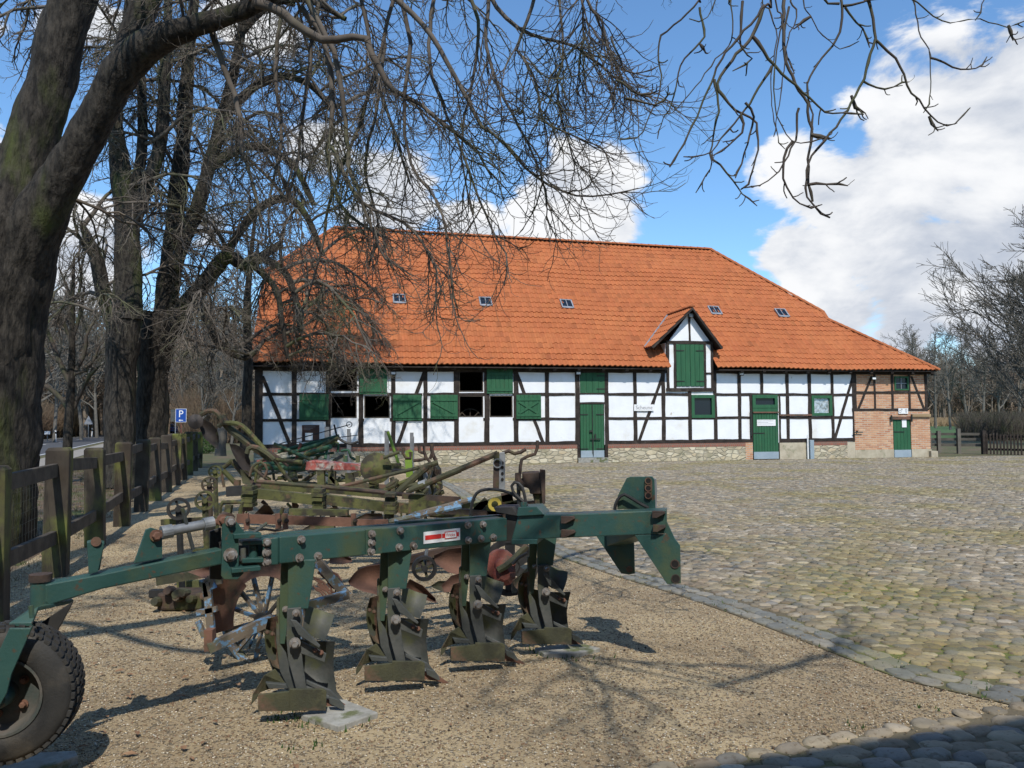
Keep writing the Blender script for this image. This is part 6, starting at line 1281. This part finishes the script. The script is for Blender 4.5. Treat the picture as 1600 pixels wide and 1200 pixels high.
for x, y in ((400, 480), (795, 495), (1205, 520)):
    for k in range(5): bar(cu_, C3, (x-32+rnd.uniform(-4, 4), y-38+k*24), (x+30+rnd.uniform(-4, 4), y-36+k*24), D-.12+rnd.uniform(-.04, .04), w=.16, h=.035, m='olive', name='clamp_plate')
    bar(cu_, C3, (x-6, y-55), (x-6, y+95), D-.05, w=.07, h=.07, m='mossy', name='shank'); bar(cu_, C3, (x+20, y-50), (x+20, y+70), D-.08, r=.016, m='mossy', name='clamp_bolt')
    cbar(cu_, C3, [(x, y+50), (x-30, y+80), (x-45, y+130), (x-10, y+170)], D-.05, r=.022, m='mossy', name='tine')
    cbar(cu_, C3, [(x+70, y+40), (x+95, y+60), (x+85, y+110), (x+50, y+150)], D+.15, r=.02, m='darkrust', name='tine')
for a, b in (((0, 0), (0, 0)),): pass
mould(cu_, C3, [(480, 540), (510, 545), (540, 590)], [(420, 600), (460, 620), (520, 600)], D-.2, .1, 'darkrust', 'share'); mould(cu_, C3, [(880, 555), (930, 570), (985, 615)], [(840, 560), (900, 610), (940, 625)], D-.1, .1, 'darkrust', 'share'); mould(cu_, C3, [(640, 525), (665, 530), (680, 545)], [(640, 560), (655, 590), (668, 570)], D, .05, 'darkrust', 'share')
mould(cu_, C3, [(700, 680), (760, 645), (870, 640)], [(720, 690), (780, 690), (880, 670)], D-.9, .05, 'olive', 'share'); mould(cu_, C3, [(1000, 620), (1060, 590), (1150, 590)], [(1010, 630), (1070, 640), (1160, 620)], D-.8, .05, 'mossy', 'share')
for k in range(26):
    x = rnd.uniform(380, 1560); y = 500+(x-380)*.075+rnd.uniform(10, 90); cbar(cu_, C3, [(x, y), (x+rnd.uniform(-25, 25), y+rnd.uniform(15, 40)), (x+rnd.uniform(-40, 40), y+rnd.uniform(40, 90))], D+rnd.uniform(-.2, .5), r=rnd.uniform(.008, .02), m=rnd.choice(['mossy', 'olive', 'darkrust']), name='tine')
bar(cu_, C3, (275, 465), (430, 455), D+.1, w=.1, h=.1, m='hose', name='beam_end')
cbar(cu_, C3, [(230, 590), (240, 530), (300, 525), (360, 530), (350, 560), (345, 600)], D-.3, r=.02, m='olive', name='stand'); bar(cu_, C3, (285, 540), (275, 600), D-.35, w=.06, h=.06, m='olive', name='stand')
# rusty flat frame just behind the green beam
rf2 = thing('rusty_harrow', 'flat rusty bar frame lying just behind the top edge of the green plough', 'harrow', (P(480, 850, 6.6)[0], 6.6, 0))
D = 6.7
bar(rf2, C3, (325, 618), (1000, 640), D, D+.3, w=.03, h=.075, m='rust', name='flat_bar'); bar(rf2, C3, (1000, 640), (1230, 640), D+.3, w=.03, h=.05, m='rust', name='flat_bar'); bar(rf2, C3, (-100, 640), (250, 620), D+.4, w=.04, h=.05, m='olive', name='flat_bar')
for x in (380, 600, 990, 560): bar(rf2, C3, (x, 590), (x+5, 680), D-.03, w=.03, h=.04, m='rust', name='upright'); MB().bolt(P(*C3(x+10, 632), D-.05), (0, -1, 0), .014, .02).build('bolt', 'darkrust', rf2)
cbar(rf2, C3, [(400, 670), (430, 685), (480, 678), (530, 688), (590, 680)], D-.2, r=.010, m='darkrust', name='chain')
bar(rf2, C3, (1190, 640), (1600, 548), D-.3, D-.1, r=.024, m='blue', name='blue_pipe'); bar(rf2, C4, (0, 440), (350, 345), D-.1, D+.4, r=.024, m='blue', name='blue_pipe')
# small wheels at the left by the fence
def smallw(px, py, Rpx, D, m, label, sp=5, tall=0):
    c = P(px, py, D); R = Rpx*D/F; t_ = thing('iron_wheel', label, 'wheel', (c[0], c[1], 0)); wheel(t_, c, (.3, -1, 0), R, R*.22, .06, sp, m, 'rim', .28, m, True, 26); MB().beam(c, (c[0]+.02, c[1]+.06, 0), .045, .03).build('stalk', m, t_); MB().box((c[0]-.25, c[1], .0), (c[0]+.3, c[1]+.08, .06)).build('foot_bar', m, t_); return t_
smallw(279, 795, 17, 7.0, 'hose', 'black four holed iron wheel nearest the grey turnbuckle', 4); smallw(320, 782, 15, 7.4, 'olive', 'ochre mossy spoked iron wheel beside the black one', 5)
smallw(327, 757, 12, 8.6, 'darkrust', 'dark rusty wheel with a red centre below the raised blades', 6); smallw(336, 737, 10, 9.3, 'olive', 'small mossy wheel highest and farthest of the four left of the machines', 6)
c = P(285, 835, 6.6); ef = thing('engine_block', 'low dark rusty gear box on the gravel under the black iron wheel', 'gear box', (c[0], c[1], 0))
MB().box((c[0]-.16, c[1]-.1, 0), (c[0]+.2, c[1]+.15, .14)).build('housing', 'darkrust', ef, bev=.02)
for k in range(9): x = c[0]+rnd.uniform(-.15, .3); MB().lathe((x, c[1]-.12, .05+rnd.random()*.17), (0, -1, .2), [(.001, .05), (.03, .05), (.04, .0), (.04, -.05)], 10).build('cap', rnd.choice(['darkrust', 'mossy']), ef)
MB().beam((c[0]-.25, c[1]+.1, .2), (c[0]+.55, c[1]+.3, .3), .05, .07).build('side_beam', 'mossy', ef)
# reversible plough with raised blades at the left
D = 11.
rv_ = thing('reversible_plough', 'old mossy plough with two dark mouldboards raised in the air beside the fence end', 'plough', (P(400, 760, D)[0], D, 0))
mould(rv_, C3, [(95, 55), (120, 45), (180, 75), (215, 115), (223, 150)], [(115, 100), (140, 160), (180, 195), (205, 218), (222, 225)], D-.2, .12, 'blade'); mould(rv_, C3, [(285, 195), (330, 200), (385, 245), (402, 290)], [(300, 240), (335, 310), (375, 360), (408, 385)], D-.3, .12, 'blade')
mould(rv_, C3, [(345, 340), (390, 350), (408, 390)], [(360, 420), (400, 430), (430, 430)], D-.25, .08, 'mossy')
MB().lathe(P(*C3(92, 68), D-.25), (.2, -1, 0), [(.001, .03), (.04, .02), (.10, 0), (.10, -.02), (.001, -.01)], 20).build('disc', 'blade', rv_)
cbar(rv_, C3, [(110, 40), (150, 12), (200, 8), (232, 40), (245, 75), (222, 95)], D-.1, r=.035, m='mossy', name='leg'); cbar(rv_, C3, [(232, 40), (300, 120), (400, 195), (520, 280)], D, r=.055, m='mossy', name='beam')
cbar(rv_, C3, [(250, 75), (350, 90), (460, 200), (515, 270)], D-.1, r=.035, m='olive', name='side_beam'); cbar(rv_, C3, [(385, 250), (400, 215), (440, 215), (500, 250), (540, 285)], D-.2, r=.035, m='mossy', name='leg'); cbar(rv_, C3, [(240, 40), (265, 30), (270, 60), (330, 130), (380, 175)], D+.1, r=.02, m='darkrust', name='lever')
for a, b, r in (((250, 330), (300, 290), .03), ((250, 345), (330, 430), .035), ((300, 290), (420, 430), .04), ((330, 400), (330, 470), .05), ((240, 360), (255, 440), .02), ((420, 330), (500, 400), .02), ((520, 280), (700, 300), .03), ((430, 430), (560, 440), .03), ((500, 230), (620, 320), .02), ((540, 285), (640, 420), .025)): bar(rv_, C3, a, b, D-.1, r=r, m=rnd.choice(['mossy', 'olive', 'darkrust']), name='rod')
cbar(rv_, C3, [(400, 380), (420, 320), (470, 300), (500, 340), (480, 390)], D-.3, r=.018, m='mossy', name='spring')
# green hay machine clutter
D = 13.
hm = thing('hay_tedder', 'tangled green and mossy hay machine with slanting bars in front of the barn', 'hay machine', (P(470, 750, D)[0], D, 0))
def ln(a, b, r, m, D_=D, f=C3): bar(hm, f, a, b, D_, D_+rnd.uniform(-.3, .6), r=r, m=m, name='bar')
for a, b, r, m in [((540, 195), (760, 290), .03, 'green'), ((560, 240), (910, 150), .03, 'green'), ((620, 250), (880, 170), .035, 'green'), ((650, 300), (905, 160), .03, 'olive'), ((730, 250), (860, 210), .04, 'green'), ((520, 290), (880, 245), .02, 'green'), ((690, 190), (660, 300), .025, 'redcast'), ((480, 310), (720, 300), .035, 'green'), ((430, 325), (720, 330), .05, 'green'), ((440, 300), (560, 290), .04, 'redcast'),
                   ((600, 400), (760, 200), .03, 'olive'), ((720, 340), (850, 200), .03, 'mossy'), ((560, 390), (700, 380), .03, 'olive'), ((440, 350), (520, 400), .025, 'olive'), ((460, 345), (440, 410), .03, 'mossy'), ((880, 290), (930, 260), .03, 'mossy'), ((640, 340), (655, 415), .07, 'olive'), ((770, 360), (700, 410), .03, 'olive'), ((850, 170), (830, 280), .025, 'green'), ((530, 250), (640, 330), .03, 'mossy'), ((900, 150), (880, 200), .03, 'green')]: ln(a, b, r, m)
cbar(hm, C3, [(895, 155), (930, 180), (975, 195), (1015, 182)], D, r=.022, m='hose'); cbar(hm, C3, [(860, 195), (890, 180), (905, 200), (900, 240)], D, r=.02, m='green'); cbar(hm, C3, [(920, 235), (960, 230), (975, 270), (1010, 285), (1015, 262)], D+.5, r=.022, m='green')
cbar(hm, C3, [(430, 420), (450, 330), (520, 320), (540, 400)], D-.5, r=.022, m='olive'); cbar(hm, C3, [(560, 330), (600, 300), (640, 330), (650, 400)], D, r=.02, m='mossy'); cbar(hm, C3, [(410, 360), (440, 310), (480, 280), (500, 240)], D, r=.02, m='mossy')
for k in range(58):
    x = rnd.uniform(400, 1100); y = rnd.uniform(330, 445); ln((x, y), (x+rnd.uniform(-90, 90), y+rnd.uniform(-40, 40)), rnd.uniform(.012, .03), rnd.choice(['olive', 'mossy', 'green', 'darkrust']), D-rnd.uniform(-.8, 1))
bar(hm, C3, (550, 200), (970, 85), D, r=.008, m='hose', name='wire'); MB().ring(P(*C3(966, 85), D), (0, -1, 0), .05, .012, .012, 14).build('ring', 'hose', hm); bar(hm, C3, (640, 190), (1015, 145), D, r=.007, m='hose', name='wire'); bar(hm, C3, (880, 85), (895, 150), D, r=.016, m='hose')
bar(hm, C3, (1015, 262), (1015, 300), D, w=.06, h=.06, m='green'); bar(hm, C3, (945, 262), (945, 300), D, w=.06, h=.06, m='green')
# red and white roller beam
D = 10.4
rb_ = thing('red_beam_cutter', 'long flaking red and white box beam on legs among the mossy machines', 'mower', (P(530, 790, D)[0], D, 0))
b = MB(); b.prism([P(*C3(x, y), D) for x, y in ((722, 298), (740, 290), (1000, 310), (1060, 330), (1060, 352), (1000, 345), (715, 345))], (0, .3, 0)); b.build('box_beam', 'redwhite', rb_, bev=.01)
for a, b_, w_ in (((805, 350), (810, 440), .09), ((970, 360), (972, 450), .11), ((870, 350), (868, 420), .09), ((860, 380), (900, 430), .04), ((1010, 350), (1020, 380), .12)): bar(rb_, C3, a, b_, D+.05, w=.08, h=w_, m='olive', name='leg')
bar(rb_, C3, (1060, 345), (1290, 350), D+.1, w=.12, h=.05, m='hose', name='extension'); bar(rb_, C3, (990, 430), (1230, 450), D, w=.1, h=.08, m='mossy', name='skid'); bar(rb_, C3, (700, 420), (990, 450), D+.2, w=.1, h=.06, m='mossy', name='skid'); bar(rb_, C3, (1150, 330), (1260, 330), D+.4, w=.08, h=.12, m='olive', name='extension')
cbar(rb_, C3, [(870, 320), (860, 345), (865, 355), (875, 340)], D-.05, r=.014, m='darkrust', name='hook')
# round disc implement with lime lever
D = 9.6
dc = thing('disc_coulter', 'big round mossy disc standing upright in front of the barn, bright lime lever beside it', 'disc implement', (P(590, 800, D)[0], D, 0))
MB().lathe(P(*C3(1118, 333), D), (.15, -1, .05), [(.001, .05), (.04, .045), (.06, .03), (.185, -.0), (.187, -.012), (.001, .0)], 36).build('disc', 'olive', dc, smooth=True)
bar(dc, C3, (1105, 400), (1110, 470), D+.05, w=.10, h=.10, m='olive', name='stand')
b = MB(); b.prism([P(*C3(x, y), D) for x, y in ((1285, 235), (1310, 225), (1325, 240), (1322, 300), (1328, 385), (1290, 385), (1282, 290))], (0, .06, 0)); b.build('lever', 'lime', dc); bar(dc, C3, (1185, 125), (1248, 310), D+2.5, r=.024, m='lime', name='thin_lever')
for a, b_, r in (((1160, 275), (1250, 240), .02), ((870, 450), (1400, 320), .022), ((1290, 470), (1600, 345), .026), ((1240, 470), (1410, 320), .045), ((1180, 440), (1240, 400), .03), ((1400, 320), (1470, 300), .03), ((1410, 410), (1450, 300), .014), ((1130, 470), (1300, 400), .025), ((1300, 430), (1400, 430), .04)): bar(dc, C3, a, b_, D-.1, r=r, m=rnd.choice(['olive', 'mossy']), name='rod')
cbar(dc, C3, [(1275, 215), (1272, 260), (1310, 280), (1315, 240)], D, r=.018, m='darkrust'); cbar(dc, C3, [(1330, 290), (1400, 280), (1395, 250), (1365, 240), (1362, 205)], D, r=.02, m='darkrust'); cbar(dc, C3, [(1390, 205), (1395, 255), (1425, 300)], D, r=.016, m='darkrust'); cbar(dc, C3, [(1436, 195), (1436, 245), (1460, 290)], D, r=.024, m='darkrust'); cbar(dc, C3, [(1438, 240), (1425, 280)], D, r=.02, m='darkrust')
# box like seed drill part at the right of the disc
sb = thing('seed_box', 'upright mossy box section with levers at the right end of the machine row', 'seed drill', (P(670, 780, 9.9)[0], 9.9, 0)); D = 9.9
b = MB(); b.prism([P(*C3(x, y), D) for x, y in ((1370, 350), (1400, 305), (1440, 300), (1475, 345), (1485, 460), (1440, 500), (1360, 470))], (0, .35, 0)); b.build('box', 'mossy', sb, bev=.01)
for a, b_, r in (((1440, 300), (1480, 460), .02), ((1375, 350), (1350, 470), .02), ((1470, 340), (1480, 520), .03), ((1450, 310), (1400, 480), .012), ((1395, 360), (1420, 480), .03), ((1480, 380), (1440, 520), .02)): bar(sb, C3, a, b_, D-.1, r=r, m=rnd.choice(['mossy', 'darkrust', 'galv']), name='rod')
for k in range(22):
    x = rnd.uniform(1180, 1480); y = rnd.uniform(400, 500); bar(sb, C3, (x, y), (x+rnd.uniform(-60, 60), y+rnd.uniform(-40, 40)), D-rnd.uniform(0, .5), r=rnd.uniform(.012, .03), m=rnd.choice(['mossy', 'olive', 'darkrust']), name='rod')
# machine with hand crank and hole bar
D = 7.6
cm = thing('crank_plough', 'dark mossy implement with a bent hand crank, hole bar and long slanting pipe', 'implement', (P(800, 830, D)[0], D, 0))
bar(cm, C4, (0, 300), (480, 98), D, D+.1, r=.028, m='mossy', name='long_pipe'); bar(cm, C4, (-40, 330), (275, 350), D+.1, w=.05, h=.05, m='darkrust', name='strut'); MB().lathe(P(*C4(70, 268), D+.03), nrm(P(*C4(480, 98), D)-P(*C4(0, 300), D)), [(.028, -.04), (.04, -.03), (.04, .03), (.028, .04)], 10).build('collar', 'galv', cm)
for x0, m in ((460, 'darkrust'), (490, 'galv')):
    b = MB(); b.prism([P(*C4(x, y), D-.02) for x, y in ((x0, 95), (x0+26, 90), (x0+30, 130), (x0+28, 300), (x0-8, 300), (x0-4, 130))], (0, .06, 0)); o_ = b.build('hole_bar', m, cm, bev=.004)
for y in (150, 175, 208, 240): MB().disc(P(*C4(504, y), D-.025), (0, -1, 0), .014, .006, 12).build('hole', 'dark', cm)
MB().ring(P(*C4(478, 152), D-.04), (0, -1, 0), .045, .010, .01, 16).build('ring', 'galv', cm)
cbar(cm, C4, [(505, 96), (545, 86), (575, 102), (610, 90), (632, 76)], D, r=.018, m='darkrust', name='handle'); cbar(cm, C4, [(600, 210), (604, 150), (620, 122), (675, 105), (692, 85), (695, 28)], D-.1, r=.016, m='darkrust', name='crank')
b = MB(); b.prism([P(*C4(x, y), D-.1) for x, y in ((612, 206), (700, 200), (735, 215), (735, 320), (655, 320), (648, 290), (615, 280))], (0, .22, 0)); b.build('gear_head', 'darkrust', cm, bev=.01)
b = MB(); b.prism([P(*C4(x, y), D-.14) for x, y in ((708, 186), (738, 190), (738, 370), (722, 375))], (0, .05, 0)); b.build('side_plate', 'darkrust', cm, bev=.004)
b = MB(); b.prism([P(*C4(x, y), D-.05) for x, y in ((668, 320), (728, 320), (722, 405), (690, 410))], (0, .16, 0)); b.build('column', 'olive', cm, bev=.006); cbar(cm, C4, [(590, 205), (590, 250), (612, 270), (600, 300)], D-.12, r=.03, m='darkrust', name='screw'); bar(cm, C4, (590, 240), (595, 400), D-.1, r=.018, m='hose', name='screw')
for a, b_, w_, m in (((350, 400), (560, 340), .12, 'olive'), ((430, 430), (600, 370), .1, 'mossy'), ((340, 430), (420, 350), .08, 'mossy'), ((500, 340), (560, 330), .1, 'darkrust'), ((330, 440), (600, 440), .12, 'darkrust'), ((600, 260), (660, 250), .1, 'darkrust'), ((540, 380), (700, 370), .06, 'darkrust')): bar(cm, C4, a, b_, D, w=.06, h=w_*.8, m=m, name='frame_bar')
MB().ring(P(*C4(462, 375), D-.15), (.1, -1, 0), .062, .03, .05, 18).build('yellow_ring', 'yellow', cm); bar(cm, C4, (0, 380), (330, 400), D+.5, w=.2, h=.16, m='olive', name='rear_frame'); bar(cm, C4, (150, 410), (420, 420), D, w=.1, h=.05, m='darkrust', name='rear_frame')
bar(cm, C4, (880, 408), (1100, 398), 5.9, r=.008, m='hose', name='rod') if False else None
# grey steel posts behind the machines
for i, (x, y0, y1, D) in enumerate(((510.5, 667, 735, 15), (545, 670, 735, 16.5), (604, 673, 735, 16), (643.5, 676, 735, 16.5))):
    c = P(x, y0, D); t_ = thing('steel_post', ORD[i]+' from the left of the thin grey steel posts before the barn', 'post', (c[0], c[1], 0), group='thin grey steel posts among the machines')
    b = MB(); b.box((c[0]-.04, c[1], 0), (c[0]-.033, c[1]+.05, c[2])).box((c[0]-.033, c[1]+.0, 0), (c[0]+.035, c[1]+.007, c[2])).box((c[0]+.035, c[1], 0), (c[0]+.042, c[1]+.05, c[2]-.08*(i % 2))); b.build('channel', 'postgrey', t_)
